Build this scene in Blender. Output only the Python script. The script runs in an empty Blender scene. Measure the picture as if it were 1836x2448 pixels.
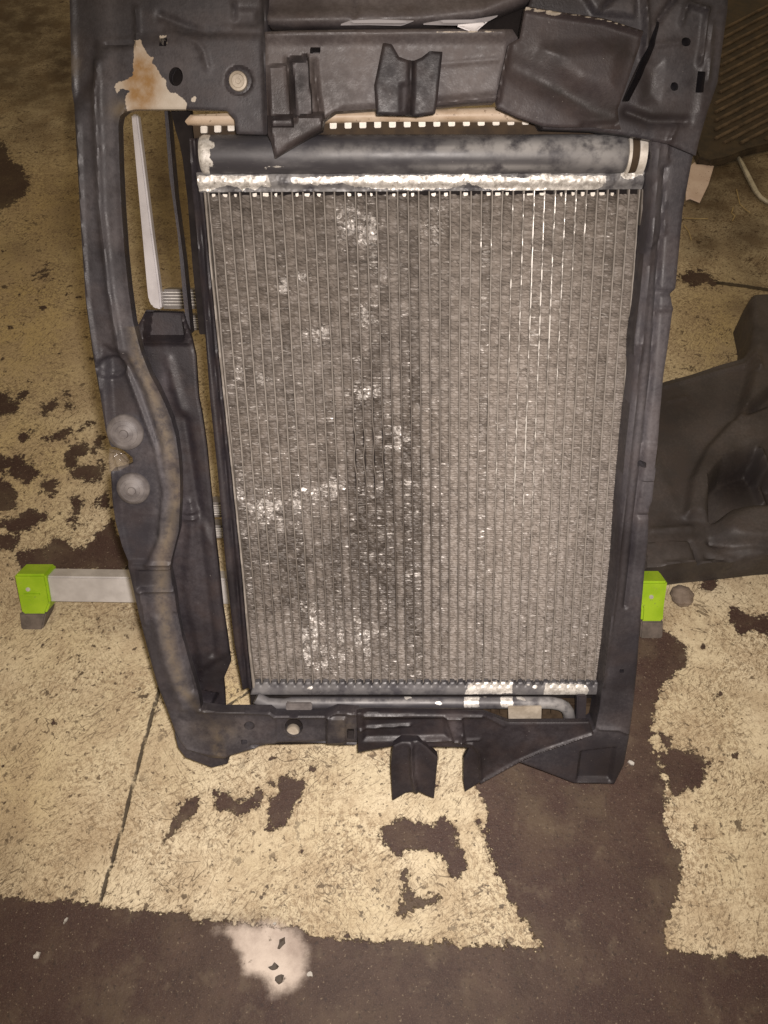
import bpy, bmesh, math, random
import numpy as np
from mathutils import Vector

random.seed(7)
rng = np.random.default_rng(11)
C = bpy.context.scene.collection
SC = bpy.context.scene

# ------------------------------------------------------------------ camera
PW, PH, FPX = 1836.0, 2448.0, 1921.0          # photograph frame and focal length in its pixels
PITCH = math.radians(55.0)
FWD = np.array([0.0, math.cos(PITCH), -math.sin(PITCH)])
UPV = np.array([0.0, math.sin(PITCH), math.cos(PITCH)])
RGT = np.array([1.0, 0.0, 0.0])
# radiator core: top edge 0.817 m and bottom edge 1.035 m in front of the lens
TOPC = 0.325 * UPV + 0.817 * FWD
BOTC = -0.224 * UPV + 1.035 * FWD


def ray(px, py):
    return RGT * ((px - PW / 2) / FPX) + UPV * (-(py - PH / 2) / FPX) + FWD


_v = (TOPC - BOTC) / np.linalg.norm(TOPC - BOTC)
_n = np.cross(RGT, _v)
_r = ray(918, 1868)
_t = np.dot(TOPC, _n) / np.dot(_r, _n)
CAM = np.array([0.0, 0.0, -(_r * _t)[2]])      # lens height: the frame's lower edge stands on the floor

cam = bpy.data.cameras.new("camera")
cam_o = bpy.data.objects.new("camera", cam)
C.objects.link(cam_o)
cam.sensor_fit = 'VERTICAL'
cam.sensor_height = 24.0
cam.lens = FPX / PH * 24.0
cam.clip_start = 0.02
cam.clip_end = 60
cam_o.location = CAM
cam_o.rotation_euler = (math.pi / 2 - PITCH, 0, 0)
SC.camera = cam_o

# ------------------------------------------------------------------ light and exposure
w = bpy.data.worlds.new("World")
SC.world = w
w.use_nodes = True
bg = w.node_tree.nodes["Background"]
bg.inputs[0].default_value = (1.0, 0.76, 0.46, 1)
bg.inputs[1].default_value = 0.29


def lamp(name, loc, target, size, power, col, spread):
    l = bpy.data.lights.new(name, 'AREA')
    l.shape = 'DISK'
    l.size = size
    l.energy = power
    l.color = col
    l.spread = math.radians(spread)
    o = bpy.data.objects.new(name, l)
    o.location = loc
    o.rotation_euler = (Vector(target) - Vector(loc)).to_track_quat('-Z', 'Y').to_euler()
    C.objects.link(o)
    return o


_k = CAM + RGT * 0.022 - FWD * 0.01 + UPV * 0.022
lamp("phone_flash", tuple(_k), (0.03, 0.50, 0.1), 0.03, 6.4, (1.0, 0.905, 0.85), 102)
SC.view_settings.view_transform = 'Standard'
SC.view_settings.look = 'None'
SC.view_settings.exposure = 0.0
SC.view_settings.gamma = 1.0
try:
    SC.cycles.use_denoising = True
    SC.cycles.max_bounces = 6
except Exception:
    pass


# ------------------------------------------------------------------ planes
class Plane:
    def __init__(s, o, u, v):
        s.o = np.array(o, float)
        s.u = np.array(u, float) / np.linalg.norm(u)
        v = np.array(v, float)
        v = v - s.u * np.dot(v, s.u)
        s.v = v / np.linalg.norm(v)
        s.n = np.cross(s.u, s.v)

    def at(s, px, py, h=0.0):                 # a photograph pixel -> world point on the plane raised by h
        r = ray(px, py)
        t = np.dot(s.o + s.n * h - CAM, s.n) / np.dot(r, s.n)
        return CAM + r * t

    def uv(s, px, py, h=0.0):
        d = s.at(px, py, h) - s.o
        return np.array([np.dot(d, s.u), np.dot(d, s.v)])

    def world(s, u, v, h=0.0):
        return s.o + s.u * u + s.v * v + s.n * h


def project(P):
    d = np.asarray(P) - CAM
    z = d @ FWD
    return np.stack([PW / 2 + FPX * (d @ RGT) / z, PH / 2 - FPX * (d @ UPV) / z], -1)


FLOOR = Plane((0, 0, 0), (1, 0, 0), (0, 1, 0))
FRONT = Plane(CAM + TOPC, RGT, _v)            # the plane of the radiator's front
GROUND_FRONT = FRONT.at(918, 1868)


# ------------------------------------------------------------------ 2-D helpers
def seg_dist(P, poly, closed=True):
    P = np.asarray(P, float)
    Q = np.asarray(poly, float)
    A = Q if closed else Q[:-1]
    B = np.roll(Q, -1, 0) if closed else Q[1:]
    out = np.full(len(P), 1e9)
    near = np.zeros_like(P)
    for a, b in zip(A, B):
        ab = b - a
        t = np.clip(((P - a) @ ab) / max(1e-18, ab @ ab), 0, 1)
        q = a + t[:, None] * ab
        d = np.hypot(*(P - q).T)
        m = d < out
        out[m] = d[m]
        near[m] = q[m]
    return out, near


def inside(P, poly):
    P = np.asarray(P, float)
    Q = np.asarray(poly, float)
    x, y = P[:, 0], P[:, 1]
    c = np.zeros(len(P), bool)
    for (x1, y1), (x2, y2) in zip(Q, np.roll(Q, -1, 0)):
        if y1 == y2:
            continue
        m = ((y1 > y) != (y2 > y)) & (x < (x2 - x1) * (y - y1) / (y2 - y1) + x1)
        c ^= m
    return c


def sdf(P, poly):
    d, _ = seg_dist(P, poly)
    return np.where(inside(P, poly), -d, d)


def smooth(x):
    x = np.clip(x, 0, 1)
    return x * x * (3 - 2 * x)


def ell(cx, cy, rx, ry=None, n=20, a0=0.0):
    ry = rx if ry is None else ry
    return [(cx + rx * math.cos(a0 + 2 * math.pi * k / n), cy + ry * math.sin(a0 + 2 * math.pi * k / n)) for k in range(n)]


def rect(x0, y0, x1, y1):
    return [(x0, y0), (x1, y0), (x1, y1), (x0, y1)]


# ------------------------------------------------------------------ objects
def tag(o, label=None, cat=None, group=None, kind=None):
    if label: o['label'] = label
    if cat: o['category'] = cat
    if group: o['group'] = group
    if kind: o['kind'] = kind
    return o


def thing(name, loc, label, cat, group=None):
    o = bpy.data.objects.new(name, None)
    o.empty_display_size = 0.03
    o.location = tuple(loc)
    C.objects.link(o)
    return tag(o, label, cat, group)


def origin(o):
    p = np.zeros(3)
    while o is not None:
        p = p + np.array(o.location)
        o = o.parent
    return p


def mesh_obj(name, V, F, mat, parent=None, attrs=None, soft=True, loc=None):
    V = np.asarray(V, float)
    base = origin(parent) if parent is not None else (np.zeros(3) if loc is None else np.array(loc, float))
    me = bpy.data.meshes.new(name)
    me.from_pydata([tuple(p) for p in (V - base)], [], F)
    me.materials.append(mat)
    if attrs:
        px = project(V)
        for an, spec in attrs.items():
            val = np.zeros(len(V))
            for it in spec:
                if callable(it):
                    val = np.maximum(val, it(px))
                    continue
                poly, soft_px, amt = it
                d = sdf(px, poly)
                val = np.maximum(val, amt * np.clip(0.5 - d / (2.0 * soft_px), 0, 1))
            a = me.attributes.new(an, 'FLOAT', 'POINT')
            a.data.foreach_set('value', val.astype(np.float32))
    if soft:
        me.polygons.foreach_set('use_smooth', [True] * len(me.polygons))
    o = bpy.data.objects.new(name, me)
    C.objects.link(o)
    if parent is not None:
        o.parent = parent
    else:
        o.location = tuple(base)
    return o


def autosmooth(o, deg=35):
    me = o.data
    bm = bmesh.new()
    bm.from_mesh(me)
    for e in bm.edges:
        if len(e.link_faces) == 2:
            e.smooth = e.calc_face_angle(0) < math.radians(deg)
        else:
            e.smooth = False
    bm.to_mesh(me)
    bm.free()


def relief(name, pl, outline, h, mat, parent=None, holes=(), feats=(), depth=0.02, cell=0.0018, attrs=None,
           cap=False, wob=0.0, fun=None, shut=True):
    """A pressed or moulded sheet: outline and holes cut to shape, relief raised on it, edges returned by `depth`."""
    out = np.array([pl.uv(x, y, h) for x, y in outline])
    hol = [np.array([pl.uv(x, y, h) for x, y in q]) for q in holes]
    lo, hi = out.min(0) - cell, out.max(0) + cell
    nu, nv = int((hi[0] - lo[0]) / cell) + 2, int((hi[1] - lo[1]) / cell) + 2
    gu, gv = np.meshgrid(lo[0] + cell * np.arange(nu), lo[1] + cell * np.arange(nv))
    cc = np.stack([(gu[:-1, :-1] + cell / 2).ravel(), (gv[:-1, :-1] + cell / 2).ravel()], -1)
    keep = inside(cc, out)
    for q in hol:
        keep &= ~inside(cc, q)
    idx = np.arange(nu * nv).reshape(nv, nu)
    q = np.stack([idx[:-1, :-1].ravel(), idx[:-1, 1:].ravel(), idx[1:, 1:].ravel(), idx[1:, :-1].ravel()], -1)[keep]
    used = np.unique(q)
    remap = np.full(nu * nv, -1)
    remap[used] = np.arange(len(used))
    q = remap[q]
    P = np.stack([gu.ravel(), gv.ravel()], -1)[used]
    ed = np.concatenate([q[:, [0, 1]], q[:, [1, 2]], q[:, [2, 3]], q[:, [3, 0]]])
    key = np.sort(ed, 1)
    _, inv, cnt = np.unique(key, axis=0, return_inverse=True, return_counts=True)
    inv = inv.ravel()
    be = ed[cnt[inv] == 1]
    bv = np.unique(be)
    best = np.full(len(bv), 1e9)
    tgt = P[bv].copy()
    for poly in [out] + hol:
        d, nr = seg_dist(P[bv], poly)
        m = d < best
        best[m] = d[m]
        tgt[m] = nr[m]
    okm = best < cell * 1.6
    P[bv[okm]] = tgt[okm]
    H = np.full(len(P), 0.0)
    for f in feats:
        if f[0] == 'poly':
            _, poly, dh, bev = f
            d = sdf(P, [pl.uv(x, y, h) for x, y in poly])
            H += dh * smooth(0.5 - d / (bev * 0.62))
        elif f[0] == 'line':
            _, pts, dh, wd = f
            wd = max(wd, 1.35 * cell)
            d, _ = seg_dist(P, [pl.uv(x, y, h) for x, y in pts], closed=False)
            H += dh * np.exp(-(d / wd) ** 2)
    # rounded outer edge and a slightly uneven surface
    de, _ = seg_dist(P, out)
    H -= 0.0013 * np.clip(1 - de / 0.0022, 0, 1) ** 2
    if wob:
        for k in range(5):
            a, b, c = rng.uniform(8, 45), rng.uniform(8, 45), rng.uniform(0, 6)
            H += wob / 3 * np.sin(P[:, 0] * a + P[:, 1] * b * (1 if k % 2 else -1) + c)
    if fun is not None:
        H += fun(P)
    W = pl.o + P[:, :1] * pl.u + P[:, 1:] * pl.v + (h + H)[:, None] * pl.n
    n0 = len(W)
    faces = [tuple(int(i) for i in f) for f in q]
    low = np.full(n0, -1)
    low[bv] = n0 + np.arange(len(bv))
    Wl = pl.o + P[bv][:, :1] * pl.u + P[bv][:, 1:] * pl.v + (h - depth + 0.0 * H[bv])[:, None] * pl.n
    faces += [(int(b), int(a), int(low[a]), int(low[b])) for a, b in be]
    W = np.concatenate([W, Wl])
    if cap:
        n1 = len(W)
        Wc = pl.o + P[:, :1] * pl.u + P[:, 1:] * pl.v + (h - depth) * pl.n
        Wc = Wc - pl.n * 0.0005
        W = np.concatenate([W, Wc])
        keep_c = inside(P, out)
        faces += [tuple(int(i) + n1 for i in f[::-1]) for f in q]
        for qh in (hol if shut else []):       # close the back under each opening
            n2 = len(W)
            Wh = np.array([pl.world(a[0], a[1], h - depth - 0.0004) for a in qh])
            W = np.concatenate([W, Wh])
            faces.append(tuple(range(n2, n2 + len(qh))))
    o = mesh_obj(name, W, faces, mat, parent, attrs)
    autosmooth(o, 40)
    return o


def solid(name, pl, outline, h, thick, mat, parent=None, bevel=0.0015, seg=2, attrs=None, loc=None):
    """A bevelled block: outline on the plane at height h, going `thick` back."""
    bm = bmesh.new()
    top = [bm.verts.new(pl.at(x, y, h)) for x, y in outline]
    f = bm.faces.new(top)
    f.normal_update()
    if np.dot(np.array(f.normal), pl.n) < 0:
        f.normal_flip()
    r = bmesh.ops.extrude_face_region(bm, geom=[f])
    vs = [e for e in r['geom'] if isinstance(e, bmesh.types.BMVert)]
    bmesh.ops.translate(bm, verts=vs, vec=Vector(-pl.n * thick))
    bmesh.ops.recalc_face_normals(bm, faces=bm.faces)
    if bevel:
        bmesh.ops.bevel(bm, geom=list(bm.edges), offset=bevel, segments=seg, affect='EDGES', clamp_overlap=True)
    return finish(name, bm, mat, parent, attrs, loc)


def finish(name, bm, mat, parent=None, attrs=None, loc=None, soft=True, deg=38):
    bmesh.ops.recalc_face_normals(bm, faces=bm.faces)
    bm.verts.index_update()
    V = np.array([tuple(v.co) for v in bm.verts])
    F = [tuple(v.index for v in f.verts) for f in bm.faces]
    bm.free()
    o = mesh_obj(name, V, F, mat, parent, attrs, soft, loc)
    if soft:
        autosmooth(o, deg)
    return o


def sweep(name, pts, radii, mat, parent=None, sides=16, attrs=None, loc=None, squash=None):
    """A tube through the points, closed at both ends."""
    pts = [np.array(p, float) for p in pts]
    if not hasattr(radii, '__len__'):
        radii = [radii] * len(pts)
    V, F = [], []
    up = None
    for i, p in enumerate(pts):
        d = pts[min(i + 1, len(pts) - 1)] - pts[max(i - 1, 0)]
        d = d / np.linalg.norm(d)
        if up is None:
            up = FRONT.n if abs(np.dot(FRONT.n, d)) < 0.9 else FRONT.v
        a = up - d * np.dot(up, d)
        a /= np.linalg.norm(a)
        up = a
        b = np.cross(d, a)
        for k in range(sides):
            t = 2 * math.pi * k / sides
            V.append(p + radii[i] * (a * math.cos(t) + b * math.sin(t)))
    n = len(pts)
    for i in range(n - 1):
        for k in range(sides):
            k2 = (k + 1) % sides
            F.append((i * sides + k, i * sides + k2, (i + 1) * sides + k2, (i + 1) * sides + k))
    F.append(tuple(range(sides - 1, -1, -1)))
    F.append(tuple((n - 1) * sides + k for k in range(sides)))
    o = mesh_obj(name, V, F, mat, parent, attrs, True, loc)
    autosmooth(o, 50)
    return o


def lathe(name, c, axis, prof, mat, parent=None, sides=28, attrs=None, loc=None):
    axis = np.array(axis, float) / np.linalg.norm(axis)
    a = np.cross(axis, (0.3, 0.9, 0.1))
    a /= np.linalg.norm(a)
    b = np.cross(axis, a)
    V, F = [], []
    for r, z in prof:
        for k in range(sides):
            t = 2 * math.pi * k / sides
            V.append(np.array(c) + axis * z + r * (a * math.cos(t) + b * math.sin(t)))
    n = len(prof)
    for i in range(n - 1):
        for k in range(sides):
            k2 = (k + 1) % sides
            F.append((i * sides + k, i * sides + k2, (i + 1) * sides + k2, (i + 1) * sides + k))
    F.append(tuple((n - 1) * sides + k for k in range(sides)))
    o = mesh_obj(name, V, F, mat, parent, attrs, True, loc)
    autosmooth(o, 40)
    return o


# ------------------------------------------------------------------ materials
class NT:
    def __init__(s, name):
        s.m = bpy.data.materials.new(name)
        s.m.use_nodes = True
        s.t = s.m.node_tree
        s.n = s.t.nodes
        s.b = s.n['Principled BSDF']
        s.co = s.n.new('ShaderNodeTexCoord')

    def link(s, a, b):
        s.t.links.new(a, b)

    def put(s, sock, x):
        if isinstance(x, (int, float)):
            sock.default_value = (x, x, x, 1) if sock.type == 'RGBA' else x
        elif isinstance(x, tuple):
            sock.default_value = x if len(x) == 4 else (*x, 1)
        else:
            s.link(x, sock)

    def noise(s, scale, detail=4, rough=0.55, stretch=None, rot=0.0, dist=0.0, off=(0, 0, 0)):
        src = s.co.outputs['Object']
        if stretch or rot or any(off):
            mp = s.n.new('ShaderNodeMapping')
            mp.vector_type = 'TEXTURE'                      # turn first, stretch after
            mp.inputs['Scale'].default_value = tuple(1 / k for k in (stretch or (1, 1, 1)))
            mp.inputs['Rotation'].default_value = (0, 0, rot)
            mp.inputs['Location'].default_value = off
            s.link(src, mp.inputs['Vector'])
            src = mp.outputs[0]
        t = s.n.new('ShaderNodeTexNoise')
        t.inputs['Scale'].default_value = scale
        t.inputs['Detail'].default_value = detail
        t.inputs['Roughness'].default_value = rough
        t.inputs['Distortion'].default_value = dist
        s.link(src, t.inputs['Vector'])
        return t.outputs['Fac']

    def ramp(s, x, lo, hi, a=0.0, b=1.0):
        r = s.n.new('ShaderNodeMapRange')
        r.interpolation_type = 'SMOOTHSTEP'
        s.put(r.inputs['Value'], x)
        r.inputs['From Min'].default_value = lo
        r.inputs['From Max'].default_value = hi
        r.inputs['To Min'].default_value = a
        r.inputs['To Max'].default_value = b
        return r.outputs[0]

    def math(s, op, a, b=0.0, c=None):
        m = s.n.new('ShaderNodeMath')
        m.operation = op
        s.put(m.inputs[0], a)
        s.put(m.inputs[1], b)
        if c is not None:
            s.put(m.inputs[2], c)
        return m.outputs[0]

    def mix(s, f, a, b):
        m = s.n.new('ShaderNodeMix')
        m.data_type = 'RGBA'
        s.put(m.inputs[0], f)
        s.put(m.inputs[6], a)
        s.put(m.inputs[7], b)
        return m.outputs[2]

    def attr(s, name):
        a = s.n.new('ShaderNodeAttribute')
        a.attribute_name = name
        return a.outputs['Fac']

    def bump(s, x, strength=0.3, dist=0.001, prev=None):
        b = s.n.new('ShaderNodeBump')
        b.inputs['Strength'].default_value = strength
        b.inputs['Distance'].default_value = dist
        s.link(x, b.inputs['Height'])
        if prev is not None:
            s.link(prev, b.inputs['Normal'])
        return b.outputs[0]

    def out(s, color, rough, metal=0.0, normal=None, spec=0.5):
        s.put(s.b.inputs['Base Color'], color)
        s.put(s.b.inputs['Roughness'], rough)
        s.put(s.b.inputs['Metallic'], metal)
        s.b.inputs['Specular IOR Level'].default_value = spec
        if normal is not None:
            s.link(normal, s.b.inputs['Normal'])
        return s.m


def edge_mask(t, name, fine=260, amp=0.6, wide=0.05):
    n = t.noise(fine, 6, 0.62)
    m = t.math('MULTIPLY_ADD', t.math('SUBTRACT', n, 0.5), amp, t.attr(name))
    return t.ramp(m, 0.5 - wide, 0.5 + wide)


def mat_plastic(name, base, dust, amount=0.5, rough=0.5, scale=14):
    """Dark moulded plastic under workshop dust, scratches; `bare` shows pale primer or a painted edge highlight, `rust` rust, `dust` a thicker film."""
    t = NT(name)
    n1 = t.noise(scale, 6, 0.6, dist=0.4)
    n2 = t.noise(scale * 5.5, 5, 0.65)
    n3 = t.noise(520, 3, 0.6)
    n4 = t.noise(scale * 16, 4, 0.7, off=(5, 5, 2))
    n0 = t.noise(scale * 0.45, 3, 0.5, off=(1, 3, 5))
    nn = t.math('ADD', t.math('MULTIPLY', n0, 0.55), t.math('ADD', t.math('MULTIPLY', n1, 0.20), t.math('MULTIPLY', n4, 0.25)))
    film = t.math('MULTIPLY', t.ramp(nn, 0.42, 0.66), amount * 0.62)
    film = t.math('ADD', film, t.math('MULTIPLY', t.attr('dust'), t.ramp(n2, 0.22, 0.70, 0.25, 1.0)))
    film = t.math('MULTIPLY', film, t.ramp(n4, 0.25, 0.7, 0.78, 1.0))
    film = t.math('MINIMUM', film, 1.0)
    col = t.mix(film, base, dust)
    col = t.mix(t.math('MULTIPLY', t.attr('mud'), t.ramp(n2, 0.30, 0.62, 0.1, 0.85)), col, (0.150, 0.118, 0.080))
    # dry wipe marks and fine scratches
    sc = t.noise(60, 4, 0.7, stretch=(1.0, 14.0, 1.0), rot=0.5)
    col = t.mix(t.ramp(sc, 0.62, 0.78, 0, 0.22), col, dust)
    sc2 = t.noise(55, 4, 0.7, stretch=(16.0, 1.0, 1.0), rot=-0.25)
    col = t.mix(t.ramp(sc2, 0.66, 0.8, 0, 0.2), col, dust)
    tint = t.noise(30, 3, 0.5, off=(3, 1, 7))
    col = t.mix(t.ramp(tint, 0.4, 0.7, 0, 0.35), col, t.mix(0.35, col, (0.10, 0.065, 0.05)))
    # grease smears
    gr = t.noise(9, 4, 0.55, off=(9, 4, 2))
    col = t.mix(t.ramp(gr, 0.52, 0.70, 0, 0.7), col, (base[0] * 0.55, base[1] * 0.52, base[2] * 0.52))
    col = t.mix(t.math('MULTIPLY', t.attr('grease_shade'), t.ramp(n2, 0.2, 0.6, 0.5, 1.0)), col, (0.016, 0.012, 0.012))  # besides grease, this paints shade into creases and recesses
    speck = t.ramp(t.noise(420, 2, 0.5), 0.76, 0.80)
    col = t.mix(t.math('MULTIPLY', speck, 0.5), col, (0.34, 0.32, 0.30))
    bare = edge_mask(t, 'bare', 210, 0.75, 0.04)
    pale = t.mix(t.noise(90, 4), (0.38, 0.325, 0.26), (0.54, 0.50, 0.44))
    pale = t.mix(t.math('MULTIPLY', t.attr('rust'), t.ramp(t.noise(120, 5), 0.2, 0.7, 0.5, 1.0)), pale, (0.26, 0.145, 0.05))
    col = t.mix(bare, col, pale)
    r = t.math('ADD', t.ramp(n2, 0.3, 0.7, rough - 0.08, rough + 0.14), t.math('MULTIPLY', film, 0.18))
    bp = t.bump(t.math('ADD', t.math('MULTIPLY', n3, 0.9), t.math('MULTIPLY', n4, 0.4)), 0.40, 0.0005)
    return t.out(col, r, 0.0, bp, 0.34)


def mat_simple(name, a, b, rough, metal=0.0, scale=40, bump=0.2, spec=0.5, speck=None):
    t = NT(name)
    n = t.noise(scale, 5, 0.6)
    col = t.mix(t.ramp(n, 0.3, 0.7), a, b)
    if speck:
        col = t.mix(t.ramp(t.noise(scale * 8, 3, 0.6), 0.62, 0.7, 0, 0.7), col, speck)
    bp = t.bump(t.noise(scale * 10, 3), bump, 0.0006)
    return t.out(col, t.ramp(n, 0.3, 0.7, rough - 0.06, rough + 0.08), metal, bp, spec)


def mat_painted_alu(name):
    """Black painted aluminium, the paint flaked away where `bare`, oxide bloom where `dust`."""
    t = NT(name)
    n1 = t.noise(26, 6, 0.6, stretch=(0.5, 1.2, 1.2))
    n2 = t.noise(150, 5, 0.65)
    col = t.mix(t.ramp(n1, 0.45, 0.72, 0, 0.6), (0.042, 0.040, 0.046), (0.17, 0.165, 0.17))
    bloom = t.math('MULTIPLY', t.attr('dust'), t.ramp(t.noise(60, 5, 0.6, off=(2, 2, 2)), 0.32, 0.60))
    col = t.mix(bloom, col, (0.36, 0.35, 0.34))
    streak = t.noise(70, 4, 0.7, stretch=(1.0, 10.0, 10.0))
    col = t.mix(t.ramp(streak, 0.6, 0.72, 0, 0.35), col, (0.17, 0.16, 0.16))
    bare = edge_mask(t, 'bare', 170, 0.85, 0.035)
    chips = t.ramp(t.noise(210, 3, 0.5, off=(4, 2, 1)), 0.755, 0.775)
    bare = t.math('MAXIMUM', bare, t.math('MULTIPLY', chips, 0.6))
    metal_c = t.mix(t.ramp(n2, 0.35, 0.65), (0.46, 0.44, 0.41), (0.80, 0.78, 0.74))
    pit = t.ramp(t.noise(300, 4, 0.6, off=(1, 5, 3)), 0.56, 0.68, 0, 0.6)
    metal_c = t.mix(pit, metal_c, (0.22, 0.19, 0.16))
    col = t.mix(bare, col, metal_c)
    r = t.mix(bare, t.ramp(n1, 0.3, 0.7, 0.40, 0.60), 0.45)
    bp = t.bump(t.math('ADD', t.math('MULTIPLY', n2, 0.4), t.math('MULTIPLY', bare, -0.5)), 0.35, 0.0007)
    return t.out(col, r, t.math('MULTIPLY', bare, 0.45), bp, 0.5)


def mat_fin(name):
    t = NT(name)
    n1 = t.noise(9, 5, 0.6)
    n2 = t.noise(70, 5, 0.65)
    dash = t.noise(120, 4, 0.6, stretch=(0.75, 4.5, 4.5))
    col = t.mix(t.ramp(n2, 0.3, 0.7), (0.100, 0.086, 0.075), (0.150, 0.131, 0.116))
    col = t.mix(t.ramp(n1, 0.35, 0.65, 0, 0.35), col, (0.11, 0.088, 0.068))
    col = t.mix(t.math('MULTIPLY', t.attr('grease_shade'), 0.85), col, (0.034, 0.026, 0.020))
    col = t.mix(t.math('MULTIPLY', t.attr('dust'), 0.85), col, (0.245, 0.215, 0.190))
    d = t.math('MULTIPLY_ADD', t.attr('fleck'), 0.16, dash)
    fl = t.ramp(d, 0.66, 0.80)
    fl = t.math('MAXIMUM', fl, t.math('MULTIPLY', t.ramp(t.attr('bare'), 0.35, 0.7), t.ramp(t.noise(150, 5, 0.7, off=(3, 2, 2)), 0.44, 0.62)))
    col = t.mix(fl, col, (0.48, 0.455, 0.43))
    r = t.mix(fl, 0.60, 0.42)
    bp = t.bump(t.noise(260, 4, 0.6, stretch=(0.7, 2.5, 2.5)), 0.5, 0.0009)
    return t.out(col, r, t.math('MULTIPLY', fl, 0.35), bp, 0.5)


def mat_tube(name):
    t = NT(name)
    n2 = t.noise(130, 5, 0.65, stretch=(3.0, 0.7, 0.7))
    col = t.mix(t.ramp(n2, 0.3, 0.7), (0.155, 0.137, 0.12), (0.25, 0.225, 0.20))
    col = t.mix(t.math('MULTIPLY', t.attr('grease_shade'), 0.9), col, (0.05, 0.04, 0.033))
    wear_glint = t.ramp(t.math('ADD', t.math('MULTIPLY', n2, 0.75), t.math('MULTIPLY', t.attr('wear_glint'), 0.268)), 0.60, 0.67)  # worn metal plus lamp glints painted into the tube colour
    col = t.mix(wear_glint, col, (0.80, 0.775, 0.74))
    return t.out(col, t.mix(wear_glint, 0.55, 0.33), t.math('MULTIPLY', wear_glint, 0.55), None, 0.5)


M = {}
M['plastic'] = mat_plastic('dusty_black_plastic', (0.0255, 0.0235, 0.029), (0.108, 0.100, 0.107), 0.7, 0.43)
M['plastic_dark'] = mat_plastic('dark_plastic', (0.015, 0.0125, 0.0155), (0.070, 0.061, 0.068), 0.35, 0.45, 20)
M['plastic_panel'] = mat_plastic('scuffed_panel_plastic', (0.058, 0.049, 0.051), (0.165, 0.147, 0.147), 0.85, 0.40, 18)
M['plastic_flap'] = mat_plastic('torn_flap_plastic', (0.034, 0.027, 0.030), (0.088, 0.073, 0.073), 0.8, 0.45, 16)
M['plastic_trim'] = mat_plastic('matt_trim_plastic', (0.044, 0.038, 0.037), (0.125, 0.108, 0.102), 0.8, 0.5, 16)
M['metal_paint'] = mat_painted_alu('flaking_black_paint_on_aluminium')
M['fin'] = mat_fin('dusty_crushed_fins')
M['tube'] = mat_tube('worn_glinting_tube_edge')
M['alu'] = mat_simple('bare_aluminium', (0.60, 0.58, 0.55), (0.80, 0.78, 0.75), 0.36, 0.55, 60, 0.15)
M['ladder_alu'] = mat_simple('ladder_aluminium', (0.47, 0.45, 0.44), (0.60, 0.58, 0.57), 0.42, 0.25, 30, 0.12)
M['rail_alu'] = mat_simple('pale_rail', (0.50, 0.475, 0.485), (0.60, 0.575, 0.585), 0.5, 0.1, 30, 0.1)
M['rib_rubber'] = mat_simple('dusty_rib_rubber', (0.075, 0.052, 0.036), (0.19, 0.14, 0.095), 0.7, 0, 30, 0.4)
M['rung_alu'] = mat_simple('dull_rung', (0.16, 0.145, 0.135), (0.26, 0.24, 0.225), 0.45, 0.2, 30, 0.1)
M['tank'] = mat_simple('beige_tank', (0.42, 0.31, 0.21), (0.62, 0.50, 0.38), 0.5, 0.0, 30, 0.25, speck=(0.20, 0.13, 0.08))
M['tab'] = mat_simple('pale_tab', (0.50, 0.46, 0.40), (0.72, 0.68, 0.62), 0.45, 0.1, 120, 0.3)
M['seam'] = mat_simple('brown_seam', (0.030, 0.020, 0.013), (0.065, 0.045, 0.028), 0.7, 0, 50, 0.3, 0.15)
M['black'] = mat_simple('black_inside', (0.010, 0.008, 0.008), (0.022, 0.018, 0.017), 0.8, 0, 40, 0.2, 0.08)
M['green'] = mat_simple('lime_plastic', (0.25, 0.42, 0.012), (0.34, 0.52, 0.02), 0.45, 0, 25, 0.12, speck=(0.20, 0.27, 0.05))
M['rubber'] = mat_simple('grey_rubber', (0.09, 0.075, 0.065), (0.17, 0.14, 0.12), 0.75, 0, 60, 0.4)
M['mat_rubber'] = mat_simple('dirty_mat_rubber', (0.030, 0.022, 0.016), (0.085, 0.062, 0.040), 0.7, 0, 25, 0.4)
M['paper'] = mat_simple('white_paper', (0.72, 0.70, 0.72), (0.82, 0.80, 0.82), 0.6, 0, 20, 0.1)
M['shade_grey_paper'] = mat_simple('shaded_paper', (0.27, 0.26, 0.275), (0.36, 0.345, 0.36), 0.6, 0, 20, 0.1)  # white paper with its shade put into a darker colour
M['card'] = mat_simple('pinkish_card', (0.72, 0.58, 0.52), (0.85, 0.72, 0.66), 0.7, 0, 22, 0.3, speck=(0.32, 0.20, 0.15))
M['steel'] = mat_simple('bright_steel', (0.45, 0.43, 0.36), (0.72, 0.70, 0.62), 0.3, 0.6, 50, 0.2)
M['stone'] = mat_simple('grey_lump', (0.14, 0.105, 0.08), (0.25, 0.20, 0.16), 0.8, 0, 45, 0.8, speck=(0.07, 0.05, 0.04))
M['bolt'] = mat_simple('dull_bolt', (0.28, 0.24, 0.19), (0.44, 0.39, 0.32), 0.5, 0.2, 60, 0.3)
M['disc'] = mat_simple('dusty_disc', (0.085, 0.075, 0.075), (0.16, 0.145, 0.14), 0.55, 0, 60, 0.25)
M['chip'] = mat_simple('dark_chip', (0.05, 0.04, 0.032), (0.11, 0.085, 0.065), 0.7, 0, 80, 0.3)
M['crumb'] = mat_simple('white_crumb', (0.42, 0.40, 0.37), (0.58, 0.56, 0.52), 0.6, 0, 80, 0.3)
M['straw'] = mat_simple('dry_straw', (0.30, 0.22, 0.10), (0.45, 0.35, 0.18), 0.6, 0, 80, 0.2)
_t = NT('clear_film')
M['film'] = _t.out((0.20, 0.17, 0.15), 0.14, 0.0, _t.bump(_t.noise(160, 4), 0.6, 0.002), 0.8)
_t.b.inputs['Alpha'].default_value = 0.42


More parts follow.
